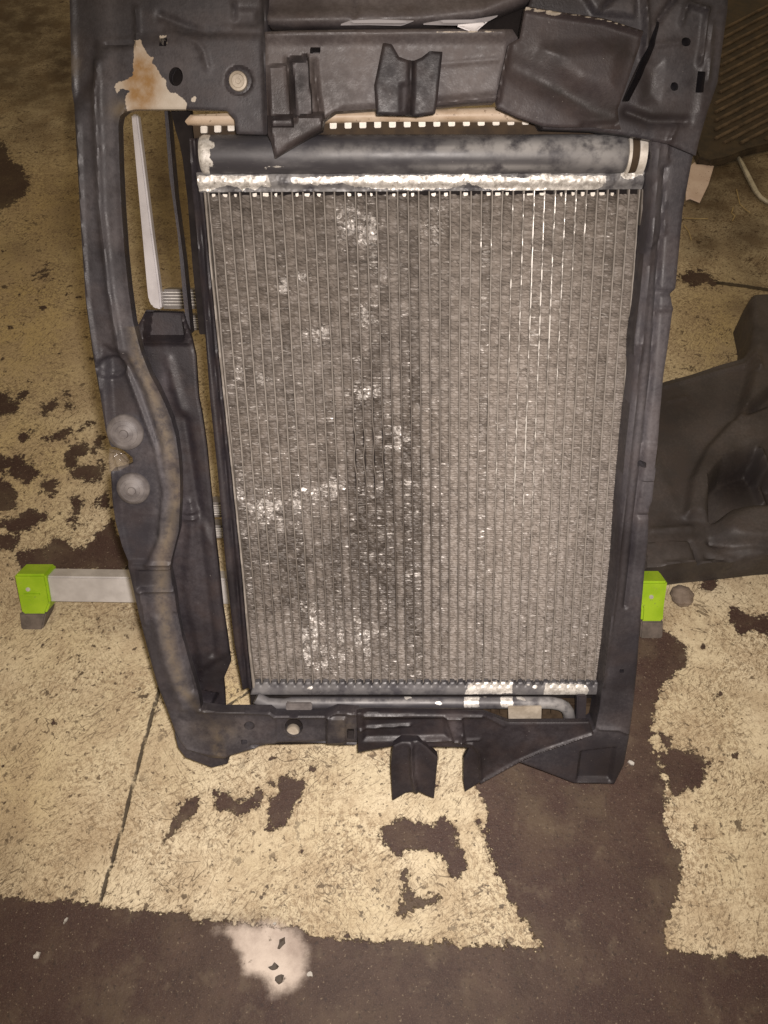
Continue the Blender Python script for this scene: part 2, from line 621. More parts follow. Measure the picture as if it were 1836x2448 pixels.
def mat_floor():
    t = NT('worn_painted_concrete')
    n_big = t.noise(3.2, 5, 0.6)
    n_mid = t.noise(17, 6, 0.62)
    n_fine = t.noise(150, 5, 0.65)
    n_grain = t.noise(620, 3, 0.6)
    cream = t.mix(t.ramp(n_big, 0.35, 0.65), (0.575, 0.49, 0.32), (0.70, 0.61, 0.435))
    dirt = t.ramp(t.noise(9, 5, 0.6, off=(2, 9, 0)), 0.36, 0.64)           # where feet and wheels have ground dirt in
    cream = t.mix(t.math('MULTIPLY', t.attr('grime'), 0.85), cream, t.mix(n_mid, (0.40, 0.285, 0.095), (0.52, 0.40, 0.17)))
    cream = t.mix(t.ramp(n_mid, 0.44, 0.62, 0, 0.55), cream, (0.40, 0.305, 0.19))
    cream = t.mix(t.ramp(t.noise(4.5, 4, 0.6, off=(4, 9, 0)), 0.48, 0.66, 0, 0.5), cream, (0.38, 0.29, 0.175))
    cream = t.mix(t.math('MULTIPLY', t.ramp(n_fine, 0.46, 0.62), t.ramp(dirt, 0, 1, 0.25, 0.85)), cream, (0.30, 0.22, 0.13))
    cream = t.mix(t.ramp(n_grain, 0.50, 0.66, 0, 0.35), cream, (0.80, 0.68, 0.49))
    cream = t.mix(t.math('MULTIPLY', t.ramp(t.noise(420, 3, 0.6, off=(4, 4, 0)), 0.53, 0.64), t.ramp(dirt, 0, 1, 0.2, 0.7)), cream, (0.20, 0.145, 0.09))
    for k, (rot, thr, amt) in enumerate([(0.5, 0.545, 0.8), (-0.9, 0.555, 0.75), (1.5, 0.56, 0.75), (0.1, 0.575, 0.7), (1.0, 0.55, 0.8)]):
        s = t.noise(66, 6, 0.72, stretch=(1.0, 5.5, 1.0), rot=rot, off=(k * 3.1, k * 1.7, 0))
        zone = t.ramp(t.noise(8, 4, 0.55, off=(k * 2.3, 5 + k, 0)), 0.42, 0.58, 0.10, 1.0)
        cream = t.mix(t.math('MULTIPLY', t.ramp(s, thr, thr + 0.05, 0, amt), zone), cream, (0.165, 0.118, 0.070))
    # thin dark scuffs
    for k, rot in enumerate((0.9, -0.4)):
        s = t.math('ABSOLUTE', t.math('SUBTRACT', t.noise(11, 3, 0.5, stretch=(1.0, 3.2, 1.0), rot=rot, dist=0.6, off=(k * 7.0, 2, 0)), 0.5))
        gate = t.ramp(t.noise(13, 3, 0.5, off=(4 + k, 8, 0)), 0.56, 0.62)
        cream = t.mix(t.math('MULTIPLY', t.ramp(s, 0.004, 0.011, 0.8, 0), gate), cream, (0.10, 0.07, 0.042))
    zone = t.ramp(t.noise(5, 3, 0.5, off=(8, 1, 0)), 0.35, 0.6, 0.25, 1.0)
    sp = t.math('MULTIPLY', t.ramp(t.noise(50, 6, 0.66, off=(2, 7, 0)), 0.605, 0.63), zone)
    cream = t.mix(t.math('MULTIPLY', sp, 0.92), cream, (0.070, 0.048, 0.030))
    sp2 = t.ramp(t.noise(125, 4, 0.6, off=(5, 3, 0)), 0.61, 0.65, 0, 0.85)
    cream = t.mix(sp2, cream, (0.10, 0.070, 0.042))
    # bare concrete
    conc = t.mix(t.ramp(n_mid, 0.3, 0.7), (0.042, 0.023, 0.017), (0.076, 0.047, 0.034))
    conc = t.mix(t.ramp(t.noise(6, 4, 0.6, off=(1, 4, 0)), 0.42, 0.58, 0, 0.7), conc, (0.040, 0.018, 0.015))
    conc = t.mix(t.ramp(t.noise(9, 5, 0.6, off=(11, 2, 0)), 0.52, 0.66, 0, 0.6), conc, (0.098, 0.072, 0.045))
    conc = t.mix(t.ramp(t.noise(28, 5, 0.65, off=(7, 4, 0)), 0.54, 0.70, 0, 0.5), conc, (0.125, 0.094, 0.064))
    conc = t.mix(t.ramp(t.noise(13, 5, 0.65, off=(3, 8, 0)), 0.46, 0.72, 0, 0.4), conc, (0.105, 0.074, 0.044))
    conc = t.mix(t.ramp(n_grain, 0.45, 0.7, 0, 0.5), conc, (0.115, 0.078, 0.060))
    conc = t.mix(t.ramp(n_fine, 0.56, 0.70, 0, 0.55), conc, (0.020, 0.013, 0.011))
    conc = t.mix(t.ramp(t.noise(240, 3, 0.6, off=(1, 1, 0)), 0.62, 0.70, 0, 0.7), conc, (0.21, 0.165, 0.115))
    conc = t.mix(t.ramp(t.noise(300, 2, 0.5, off=(5, 1, 0)), 0.73, 0.77, 0, 0.7), conc, (0.38, 0.31, 0.23))
    conc = t.mix(t.ramp(t.noise(170, 3, 0.6, off=(6, 6, 0)), 0.58, 0.70, 0, 0.6), conc, (0.022, 0.013, 0.011))
    n_e = t.noise(58, 7, 0.70, off=(6, 2, 0))
    n_f = t.noise(210, 4, 0.65, off=(2, 2, 0))
    m = t.math('MULTIPLY_ADD', t.math('SUBTRACT', n_e, 0.5), 1.15, t.attr('peel'))
    m = t.math('MULTIPLY_ADD', t.math('SUBTRACT', n_f, 0.5), 0.45, m)
    peel = t.ramp(m, 0.46, 0.54)
    thin = t.math('MULTIPLY', t.ramp(m, 0.22, 0.5), t.ramp(n_fine, 0.42, 0.60))   # paint worn thin along its broken edge
    col = t.mix(t.math('MULTIPLY', thin, 0.55), cream, (0.19, 0.135, 0.085))
    col = t.mix(peel, col, conc)
    oil_shade = t.math('MULTIPLY', t.attr('oil_shade'), t.ramp(n_mid, 0.2, 0.6, 0.6, 1.0))
    col = t.mix(t.math('MULTIPLY', oil_shade, 0.96), col, t.mix(n_mid, (0.022, 0.012, 0.008), (0.075, 0.044, 0.022)))
    pl = t.math('MULTIPLY_ADD', t.math('SUBTRACT', t.noise(40, 6, 0.65), 0.5), 0.75, t.attr('plaster'))
    plm = t.ramp(pl, 0.36, 0.80)
    pc = t.mix(t.ramp(n_mid, 0.3, 0.7), (0.34, 0.275, 0.235), (0.66, 0.575, 0.50))
    pc = t.mix(t.ramp(t.noise(60, 4, off=(3, 3, 0)), 0.63, 0.70, 0, 0.85), pc, (0.09, 0.065, 0.045))
    col = t.mix(plm, col, pc)
    cr = t.ramp(t.math('ADD', t.attr('crack'), t.math('MULTIPLY', t.math('SUBTRACT', n_fine, 0.5), 0.25)), 0.74, 0.84)
    col = t.mix(t.math('MULTIPLY', cr, 0.9), col, (0.030, 0.022, 0.015))
    hgt = t.math('ADD', t.math('MULTIPLY', peel, -0.8), t.math('MULTIPLY', n_fine, 0.5))
    hgt = t.math('ADD', hgt, t.math('MULTIPLY', plm, 0.8))
    hgt = t.math('ADD', hgt, t.math('MULTIPLY', cr, -1.0))
    bp = t.bump(hgt, 0.9, 0.0018)
    r = t.mix(peel, t.ramp(n_mid, 0.3, 0.7, 0.50, 0.70), 0.62)
    return t.out(col, r, 0.0, bp, 0.35)


M['floor'] = mat_floor()

# ------------------------------------------------------------------ floor
PEEL = [
    [(1380, 1480), (1500, 1500), (1560, 1490), (1600, 1516), (1638, 1549), (1649, 1577), (1612, 1605), (1580, 1650), (1562, 1693),
     (1556, 1771), (1566, 1800), (1588, 1881), (1594, 1992), (1624, 2040), (1634, 2090), (1605, 2169), (1588, 2224), (1600, 2300), (1300, 2300),
     (1280, 2240), (1240, 2180), (1198, 2110), (1170, 2040), (1160, 1980), (1168, 1940), (1140, 1890), (1130, 1855), (1200, 1780), (1380, 1600)],
    [(1570, 1800), (1610, 1790), (1640, 1795), (1682, 1806), (1684, 1860), (1672, 1885), (1625, 1890), (1598, 1875)],
    [(1742, 1452), (1790, 1468), (1860, 1480), (1860, 1516), (1800, 1512), (1768, 1512), (1748, 1488)],
    [(1672, 1374), (1706, 1374), (1712, 1392), (1700, 1412), (1680, 1400)],
    [(-300, 2120), (0, 2140), (240, 2165), (330, 2180), (430, 2186), (480, 2200), (700, 2215), (760, 2240), (1000, 2255), (1200, 2265),
     (1300, 2275), (1600, 2275), (1836, 2290), (2200, 2300), (2200, 3000), (-300, 3000)],
    [(902, 2000), (945, 1958), (1000, 1968), (1040, 1975), (1062, 1952), (1088, 1990), (1100, 2030), (1124, 2080), (1082, 2104), (1064, 2055),
     (1030, 2030), (980, 2032), (960, 2048), (920, 2022)],
    [(966, 2078), (979, 2100), (986, 2146), (1046, 2138), (1048, 2160), (992, 2166), (976, 2194), (950, 2182), (962, 2140)],
    [(512, 1895), (545, 1888), (552, 1918), (580, 1915), (616, 1888), (632, 1896), (628, 1918), (590, 1944), (540, 1944), (516, 1934)],
    [(646, 1870), (683, 1858), (726, 1868), (726, 1902), (696, 1934), (684, 1976), (632, 1980), (650, 1950), (646, 1910), (668, 1896)],
    [(430, 1918), (468, 1910), (464, 1950), (430, 1970), (402, 2014), (394, 2008), (420, 1948)],
    [(-200, 1090), (0, 1092), (54, 1096), (90, 1122), (90, 1140), (65, 1154), (33, 1143), (22, 1122), (0, 1124), (-200, 1120)],
    [(-100, 1148), (0, 1146), (24, 1154), (32, 1174), (38, 1204), (27, 1226), (0, 1220), (-100, 1220)],
    [(152, 1102), (174, 1058), (208, 1058), (206, 1094), (184, 1098), (178, 1120), (156, 1116)],
    [(166, 1144), (180, 1117), (203, 1110), (239, 1105), (250, 1124), (233, 1144), (217, 1151), (200, 1146)],
    [(92, 1157), (105, 1146), (140, 1152), (138, 1176), (119, 1182), (103, 1172)],
    [(168, 1192), (184, 1182), (200, 1199), (190, 1224), (172, 1228), (173, 1205)],
    [(-60, 1252), (43, 1240), (70, 1215), (108, 1226), (100, 1252), (60, 1268), (40, 1282), (12, 1266), (-60, 1270)],
    [(-60, 1280), (36, 1275), (46, 1297), (34, 1312), (-60, 1308)],
    [(38, 1330), (56, 1312), (105, 1320), (117, 1290), (147, 1286), (182, 1309), (203, 1305), (231, 1280), (268, 1245), (310, 1325), (330, 1362),
     (200, 1366), (50, 1358)],
    [(229, 1204), (254, 1184), (262, 1212), (242, 1220)], [(157, 1242), (190, 1236), (187, 1254), (164, 1257)],
    [(-80, 938), (14, 942), (38, 966), (40, 988), (-80, 996)], [(41, 941), (65, 935), (72, 948), (48, 958)],
    [(100, 969), (130, 957), (144, 967), (116, 977), (111, 999), (100, 990)], [(105, 1044), (173, 1024), (182, 1035), (115, 1058)],
    [(190, 1024), (221, 1007), (224, 1016), (195, 1030)], [(152, 936), (160, 934), (171, 976), (160, 976)],
    [(49, 1036), (75, 1035), (72, 1048), (52, 1054)], [(97, 641), (116, 641), (113, 664), (98, 660)],
    [(218, 1076), (230, 1050), (250, 1045), (244, 1068), (226, 1084)],
    [(-50, 335), (0, 338), (17, 350), (22, 380), (52, 398), (68, 425), (70, 447), (52, 472), (22, 492), (0, 502), (-50, 520)],
    [(1622, 664), (1652, 648), (1682, 648), (1720, 676), (1710, 684), (1677, 678), (1645, 682)],
    [(1580, 1760), (1600, 1765), (1610, 1790), (1590, 1800)],
    [(1612, 1880), (1640, 1885), (1636, 1900), (1616, 1900)],
]
SMALL = []
_r = random.Random(5)
for _ in range(46):                           # loose flakes missing from the paint
    x, y = _r.uniform(0, 1836), _r.uniform(1450, 2140)
    if y < 1700 and 330 < x < 1600:
        continue
    s = _r.choice([4, 5, 6, 8, 11])
    a = _r.uniform(0, 3.1)
    SMALL.append([(x + s * _r.uniform(0.6, 1.5) * math.cos(a + k), y + s * _r.uniform(0.5, 1.1) * math.sin(a + k)) for k in (0, 1.1, 2.3, 3.5, 4.9)])
for _ in range(26):
    x, y = _r.uniform(0, 250), _r.uniform(560, 1320)
    s = _r.choice([3, 4, 5, 7])
    a = _r.uniform(0, 3.1)
    SMALL.append([(x + s * _r.uniform(0.8, 2.0) * math.cos(a + k), y + s * _r.uniform(0.5, 0.9) * math.sin(a + k)) for k in (0, 1.1, 2.3, 3.5, 4.9)])

xs = np.concatenate([[-6, -4, -2.6, -1.9, -1.5], np.arange(-1.25, 1.2501, 0.0055), [1.5, 1.9, 2.6, 4, 6]])
ys = np.concatenate([[-4, -2, -1, -0.5], np.arange(-0.12, 2.3501, 0.0055), [2.5, 2.8, 3.4, 4.4, 6, 9]])
gx, gy = np.meshgrid(xs, ys)
FV = np.stack([gx.ravel(), gy.ravel(), np.zeros(gx.size)], -1)
ii = np.arange(gx.size).reshape(gx.shape)
FF = np.stack([ii[:-1, :-1].ravel(), ii[:-1, 1:].ravel(), ii[1:, 1:].ravel(), ii[1:, :-1].ravel()], -1)
fpx = project(FV)
fz = (FV - CAM) @ FWD
fpx[fz < 0.05] = (9e4, 9e4)


def poly_attr(px, polys, soft, amt=1.0):
    val = np.zeros(len(px))
    for p in polys:
        q = np.array(p, float)
        lo, hi = q.min(0) - soft * 1.2, q.max(0) + soft * 1.2
        m = (px[:, 0] > lo[0]) & (px[:, 0] < hi[0]) & (px[:, 1] > lo[1]) & (px[:, 1] < hi[1])
        if m.any():
            d = sdf(px[m], q)
            val[m] = np.maximum(val[m], amt * np.clip(0.5 - d / (2 * soft), 0, 1))
    return val


def line_attr(px, lines, wd):
    val = np.zeros(len(px))
    for p in lines:
        d, _ = seg_dist(px, p, closed=False)
        val = np.maximum(val, np.clip(1 - d / wd, 0, 1))
    return val


def blob(px, cx, cy, rx, ry, amt=1.0):
    return amt * np.exp(-((px[:, 0] - cx) / rx) ** 2 - ((px[:, 1] - cy) / ry) ** 2)


peel = np.maximum(poly_attr(fpx, PEEL, 34), poly_attr(fpx, SMALL, 12, 1.0))
for b in [(1080, 2258, 280, 36, .44), (130, 1120, 190, 180, .30), (1730, 1500, 140, 140, .33), (640, 2120, 130, 80, .27), (235, 1500, 70, 45, .40), (1700, 2200, 160, 80, .30), (560, 1960, 160, 90, .26),
          (1000, 2130, 110, 70, .30), (70, 1860, 90, 80, .28), (1760, 1800, 110, 110, .25), (820, 2000, 120, 100, .2), (240, 1830, 150, 60, .22), (1060, 1900, 60, 60, .3)]:
    peel = np.maximum(peel, blob(fpx, *b))
oil_shade = np.zeros(len(fpx))  # oil stains, plus corner falloff and the frame's soft shadow painted dark
for b in [(40, 40, 220, 200, 1.0), (150, 150, 80, 140, 1.0), (170, 260, 26, 120, .8), (20, 180, 120, 80, .9), (80, 215, 120, 90, .8), (70, 300, 120, 80, .55), (160, 520, 45, 130, .45),
          (30, 600, 60, 40, .3), (1760, 420, 140, 90, .95), (1700, 480, 90, 90, .9), (400, 470, 70, 200, .75), (1790, 560, 110, 80, .85), (1690, 580, 70, 50, .8),
          (1800, 660, 90, 60, .6), (1760, 620, 50, 60, .5), (1720, 180, 160, 160, 1.0), (1780, 730, 60, 30, .55), (60, 1440, 70, 30, .25), (560, 2200, 160, 25, .35),
          (320, 1490, 80, 35, .35), (1560, 1480, 40, 30, .3), (20, 2050, 60, 120, .2)]:
    oil_shade = np.maximum(oil_shade, blob(fpx, *b))
plaster = poly_attr(fpx, [[(470, 2196), (560, 2200), (660, 2200), (727, 2224), (740, 2273), (746, 2327), (711, 2356), (664, 2384), (640, 2396), (630, 2342),
                           (580, 2327), (568, 2284), (530, 2250)]], 40, 0.95) * np.clip((fpx[:, 0] - 440) / 130, 0.45, 1)
plaster = np.maximum(plaster, blob(fpx, 545, 2225, 80, 34, 0.47))
grime = np.zeros(len(fpx))
for b in [(60, 760, 260, 330, .95), (120, 520, 140, 160, 1.0), (40, 1080, 200, 200, .75), (1720, 800, 150, 160, .9), (30, 1900, 150, 200, .55), (80, 1500, 160, 120, .35), (540, 1650, 80, 80, .6), (480, 1000, 60, 400, .45),
          (420, 500, 90, 260, 1.0)]:
    grime = np.maximum(grime, blob(fpx, *b))
crack = line_attr(fpx, [[(392, 1610), (365, 1704), (330, 1830), (290, 1985), (238, 2158)]], 22)
crack = np.maximum(crack, 0.97 * line_attr(fpx, [[(1716, 676), (1780, 684), (1836, 693), (1990, 715)]], 22))
crack = np.maximum(crack, 0.93 * line_attr(fpx, [[(540, 1690), (600, 1650)], [(300, 1360), (480, 1240)]], 20))
floor_me = bpy.data.meshes.new('floor')
floor_me.vertices.add(len(FV))
floor_me.vertices.foreach_set('co', FV.ravel())
floor_me.loops.add(FF.size)
floor_me.loops.foreach_set('vertex_index', FF.ravel())
floor_me.polygons.add(len(FF))
floor_me.polygons.foreach_set('loop_start', np.arange(0, FF.size, 4))
floor_me.update()
floor_me.validate()
for nm, val in (('peel', peel), ('oil_shade', oil_shade), ('plaster', plaster), ('crack', crack), ('grime', grime)):
    a = floor_me.attributes.new(nm, 'FLOAT', 'POINT')
    a.data.foreach_set('value', val.astype(np.float32))
floor_me.materials.append(M['floor'])
floor = bpy.data.objects.new('floor', floor_me)
C.objects.link(floor)
tag(floor, kind='structure')

# ------------------------------------------------------------------ the plastic carrier frame
HF = 0.034                                    # its front stands this far before the core
sup = thing('radiator_support', GROUND_FRONT, 'black plastic front frame holding the radiator, leaning back over the painted floor', 'car part')
DUST_BEAM = [lambda p: 0.75 * np.clip(1 - np.abs(p[:, 0] - np.interp(p[:, 1], [250, 600, 800, 900, 1000, 1180, 1300, 1400, 1550, 1650],
                                                                   [262, 275, 300, 335, 372, 400, 385, 380, 405, 440])) / 34, 0, 1),
             lambda p: blob(p, 225, 450, 45, 190, .45), lambda p: blob(p, 420, 150, 120, 80, .5), lambda p: blob(p, 560, 230, 60, 70, .5),
             lambda p: blob(p, 225, 330, 60, 100, .5), lambda p: blob(p, 540, 1730, 90, 40, .7), lambda p: blob(p, 760, 1745, 60, 30, .5),
             lambda p: blob(p, 480, 60, 120, 40, .2)]
BARE = [([(321, 96), (336, 94), (343, 113), (355, 133), (367, 137), (362, 154), (374, 159), (381, 178), (396, 193), (398, 212), (408, 222), (422, 224),
          (430, 231), (446, 241), (444, 266), (367, 272), (304, 266), (297, 236), (311, 217), (290, 210), (280, 222), (274, 207), (278, 198), (304, 190),
          (319, 178), (319, 135)], 9, 1.0), (ell(463, 237, 7, 8), 7, 0.9), (rect(378, 80, 402, 112), 6, 0.55)]
RUST = [lambda p: np.clip(blob(p, 338, 198, 38, 66, 1.7), 0, 1), lambda p: blob(p, 330, 125, 18, 50, .5), lambda p: blob(p, 318, 240, 40, 20, .5)]
frame_outline = [(160, -70), (164, 30), (168, 210), (177, 266), (185, 400), (194, 553), (205, 720), (220, 840), (238, 941), (252, 1030), (264, 1068),
                 (292, 1082), (312, 1098), (314, 1112), (290, 1122), (264, 1128), (268, 1200), (275, 1250), (290, 1310), (304, 1350), (318, 1410), (332, 1472), (352, 1550),
                 (376, 1638), (400, 1700), (417, 1748), (430, 1775), (445, 1792), (500, 1812), (535, 1815), (548, 1808), (620, 1787), (666, 1782), (852, 1783),
                 (858, 1704), (806, 1700), (776, 1712), (658, 1712), (645, 1702), (527, 1702), (480, 1696), (475, 1665), (465, 1630), (452, 1590), (440, 1545),
                 (434, 1530), (423, 1470), (416, 1415), (405, 1365), (409, 1340), (427, 1270), (431, 1190), (430, 1130), (427, 1090), (420, 1042), (409, 1000),
                 (394, 965), (375, 925), (358, 895), (336, 840), (318, 770), (307, 690), (298, 600), (291, 500), (286, 400), (283, 300), (287, 278), (300, 266),
                 (320, 261), (455, 261), (540, 263), (560, 285), (565, 320), (640, 322), (640, -70)]
frame_feats = [
    ('poly', [(160, -70), (164, 30), (168, 210), (176, 250), (200, 230), (228, 180), (235, 110), (300, 100), (640, 60), (640, -70)], -0.005, 0.024),
    ('line', [(230, 150), (228, 230), (234, 350), (240, 500), (262, 700), (290, 860), (335, 980), (372, 1080), (388, 1180), (380, 1290), (352, 1352)], 0.0035, 0.0035),
    ('poly', [(250, 830), (300, 850), (345, 940), (382, 1060), (392, 1180), (380, 1290), (355, 1350), (300, 1350), (280, 1250), (275, 1100), (262, 1000)], -0.006, 0.016),
    ('line', [(186, 300), (196, 553), (207, 720), (240, 930)], 0.0018, 0.0016),
    ('poly', ell(265, 880, 34, 26), -0.005, 0.006), ('line', [(236, 885), (248, 896), (268, 900), (288, 893)], 0.0022, 0.0013),
    ('line', [(315, 1348), (405, 1350)], 0.003, 0.0018), ('line', [(330, 1414), (420, 1412)], 0.003, 0.0018), ('line', [(335, 1418), (350, 1492)], 0.0022, 0.0016),
    ('poly', [(325, 1365), (405, 1365), (412, 1405), (330, 1408)], -0.004, 0.004),
    ('line', [(418, 1470), (440, 1560), (462, 1650)], -0.004, 0.003), ('line', [(372, 1480), (400, 1590), (440, 1690)], 0.003, 0.006),
    ('line', [(322, 20), (326, 110)], 0.0028, 0.0013), ('line', [(250, 106), (320, 103)], -0.0028, 0.0016),
    ('line', [(380, 36), (440, 60), (480, 75), (640, 78)], -0.003, 0.0034), ('line', [(400, 75), (470, 98), (486, 120), (496, 160)], 0.0022, 0.003),
    ('poly', ell(571, 193, 32, 34), -0.0045, 0.004), ('line', [(632, -60), (634, 150), (641, 320)], 0.004, 0.0015),
    ('poly', rect(553, 20, 612, 60), -0.003, 0.012), ('line', [(558, 8), (557, 40)], 0.003, 0.0015),
    ('line', [(296, 262), (285, 290), (288, 400), (293, 500), (300, 600), (309, 690), (322, 770), (340, 838), (362, 895), (396, 962), (424, 1042), (434, 1130), (434, 1190),
              (430, 1270), (412, 1340)], 0.0022, 0.0018),
    ('line', [(476, 1700), (645, 1706), (658, 1716), (776, 1716), (806, 1704), (856, 1708)], 0.002, 0.0018),
    ('poly', rect(660, 1716, 780, 1782), -0.003, 0.006), ('line', [(600, 1785), (850, 1778)], -0.004, 0.0025), ('poly', rect(782, 1715, 826, 1782), 0.0035, 0.006),
    ('poly', ell(702, 1740, 28, 26), 0.0014, 0.0018),
    ('line', [(430, 1790), (500, 1802), (535, 1808)], 0.0015, 0.0012),
]
frame_holes = [ell(420, 183, 17, 23), rect(380, 90, 398, 110), ell(596, 1735, 13, 10, 14), ell(702, 1740, 22, 21), rect(830, 1742, 846, 1766), rect(577, 1768, 591, 1779)]
frame = relief('frame', FRONT, frame_outline, HF, M['plastic'], sup, frame_holes, frame_feats, depth=0.015, cell=0.0017,
               attrs={'dust': DUST_BEAM, 'bare': BARE, 'rust': RUST,
                      'mud': [lambda p: 0.9 * np.clip(1 - np.abs(p[:, 0] - np.interp(p[:, 1], [700, 860, 1000, 1180, 1330, 1420, 1550, 1650, 1740], [300, 332, 385, 425, 388, 385, 405, 435, 520])) / 24, 0, 1) * (p[:, 1] > 780),
                             lambda p: blob(p, 330, 862, 22, 22, 1.0), lambda p: blob(p, 520, 1740, 50, 26, .8), lambda p: blob(p, 820, 1740, 30, 30, .6), lambda p: blob(p, 175, 150, 20, 60, .6), lambda p: blob(p, 292, 262, 30, 22, .9)],
                      'grease_shade': [lambda p: blob(p, 215, 60, 90, 70, .5), lambda p: blob(p, 330, 1380, 60, 25, .6), lambda p: blob(p, 290, 950, 30, 60, .5),
                                 lambda p: blob(p, 350, 1560, 40, 80, .6)]}, cap=True, wob=0.0006, shut=False)
solid('hole_shade_plate', FRONT, [(362, 60), (480, 60), (480, 250), (362, 250)], HF - 0.024, 0.004, M['black'], sup, 0.0005)  # black plate added to keep the upper frame holes dark
solid('hole_shade_plate', FRONT, [(560, 1722), (856, 1716), (856, 1776), (560, 1782)], HF - 0.024, 0.004, M['black'], sup, 0.0005)  # black plate added to keep the lower frame holes dark
# domed fixing discs on the side beam, the cap of the upper bolt, the seat of the lower bolt
for cx, cy, r in ((301, 1032, 0.0200), (320, 1166, 0.0185)):
    lathe('fixing_disc', FRONT.at(cx, cy, HF - 0.006), FRONT.n + 0.05 * FRONT.u,
          [(r, 0), (r, 0.0035), (r * .95, 0.006), (r * .72, 0.0085), (r * .70, 0.0078), (r * .48, 0.0092), (r * .46, 0.0085), (r * .25, 0.010), (r * .22, 0.0118), (r * .02, 0.0122)],
          M['disc'], sup)
bl = lathe('bolt', FRONT.at(571, 195, HF - 0.006), FRONT.n, [(0.0088, 0), (0.0088, 0.004), (0.0082, 0.0056), (0.006, 0.006), (0.0055, 0.0053), (0.0025, 0.0053), (0.0022, 0.0062), (0.0001, 0.0062)],
           M['bolt'], sup)
lathe('washer', FRONT.at(571, 194, HF - 0.0062), FRONT.n, [(0.0135, 0), (0.0135, 0.0016), (0.0128, 0.002), (0.009, 0.0021)], M['plastic_dark'], sup)
lathe('bolt', FRONT.at(701, 1745, HF - 0.012), FRONT.n + 0.2 * FRONT.v, [(0.0085, 0), (0.0085, 0.006), (0.0075, 0.0075), (0.0002, 0.0078)], M['bolt'], sup)
solid('foot', FRONT, [(417, 1750), (425, 1788), (443, 1812), (506, 1836), (546, 1826), (536, 1812), (500, 1806), (447, 1785), (432, 1768)], HF - 0.008, 0.03, M['plastic'], sup, 0.001)

# scuffed centre panel of the upper crossmember
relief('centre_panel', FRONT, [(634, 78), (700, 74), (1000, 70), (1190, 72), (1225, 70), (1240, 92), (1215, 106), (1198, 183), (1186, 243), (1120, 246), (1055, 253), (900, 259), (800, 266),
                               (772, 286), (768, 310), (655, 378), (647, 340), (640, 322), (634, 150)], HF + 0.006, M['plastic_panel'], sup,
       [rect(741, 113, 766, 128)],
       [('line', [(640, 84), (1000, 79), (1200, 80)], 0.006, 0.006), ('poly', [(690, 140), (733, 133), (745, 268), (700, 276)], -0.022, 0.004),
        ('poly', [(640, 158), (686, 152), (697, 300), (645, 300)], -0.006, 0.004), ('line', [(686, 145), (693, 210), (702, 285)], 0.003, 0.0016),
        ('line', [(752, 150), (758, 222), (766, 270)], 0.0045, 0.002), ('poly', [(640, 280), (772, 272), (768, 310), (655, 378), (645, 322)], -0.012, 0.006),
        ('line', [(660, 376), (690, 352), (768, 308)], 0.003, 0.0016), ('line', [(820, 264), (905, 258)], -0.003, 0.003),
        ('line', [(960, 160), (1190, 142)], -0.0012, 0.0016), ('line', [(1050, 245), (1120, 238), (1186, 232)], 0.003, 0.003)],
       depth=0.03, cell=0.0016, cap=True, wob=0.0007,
       attrs={'bare': [([(1040, 73), (1190, 71), (1190, 78), (1040, 80)], 4, .66)], 'dust': [lambda p: blob(p, 950, 130, 260, 50, .55), lambda p: blob(p, 1130, 180, 60, 60, .55), lambda p: blob(p, 700, 110, 60, 25, .4)],  # the bare strip is a highlight painted along the top edge
              'grease_shade': [lambda p: blob(p, 800, 220, 50, 50, .5), lambda p: blob(p, 715, 210, 26, 60, 1), lambda p: blob(p, 668, 230, 30, 70, .6), lambda p: blob(p, 720, 310, 70, 40, .8)]})  # shade painted into the slot and the sunken areas
relief('upper_bracket', FRONT, [(916, 101), (937, 105), (954, 135), (984, 146), (1009, 135), (1028, 120), (1059, 122), (1053, 177), (1047, 236), (1041, 270), (997, 277), (980, 275), (900, 273),
                                (895, 203), (904, 160)], HF + 0.020, M['plastic_dark'], sup, (),
       [('line', [(984, 146), (982, 200), (978, 276)], 0.006, 0.0022), ('poly', [(958, 205), (988, 200), (984, 268), (958, 268)], 0.0025, 0.010), ('poly', [(984, 130), (1070, 110), (1060, 290), (982, 290)], -0.003, 0.006)],
       depth=0.016, cell=0.0014, cap=True, attrs={'dust': [lambda p: blob(p, 972, 222, 16, 50, .9)]})
solid('gap_shade_plate', FRONT, [(590, -70), (1716, -70), (1700, 250), (1470, 255), (1440, 120), (590, 120)], HF - 0.038, 0.010, M['black'], sup, 0.001)  # black plate added so the gap along the top stays dark
relief('upper_tray', FRONT, [(606, -70), (1310, -70), (1262, 8), (1200, 32), (1130, 50), (1000, 64), (700, 70), (645, 64), (618, 30)], HF - 0.012, M['plastic_panel'], sup, (),
       [('line', [(650, 52), (1000, 46), (1150, 30), (1250, -10)], 0.012, 0.010), ('line', [(852, -20), (848, 40)], -0.003, 0.0016)], depth=0.02, cell=0.002, wob=0.001,
       attrs={'dust': [lambda p: blob(p, 900, 10, 300, 40, .6)]})
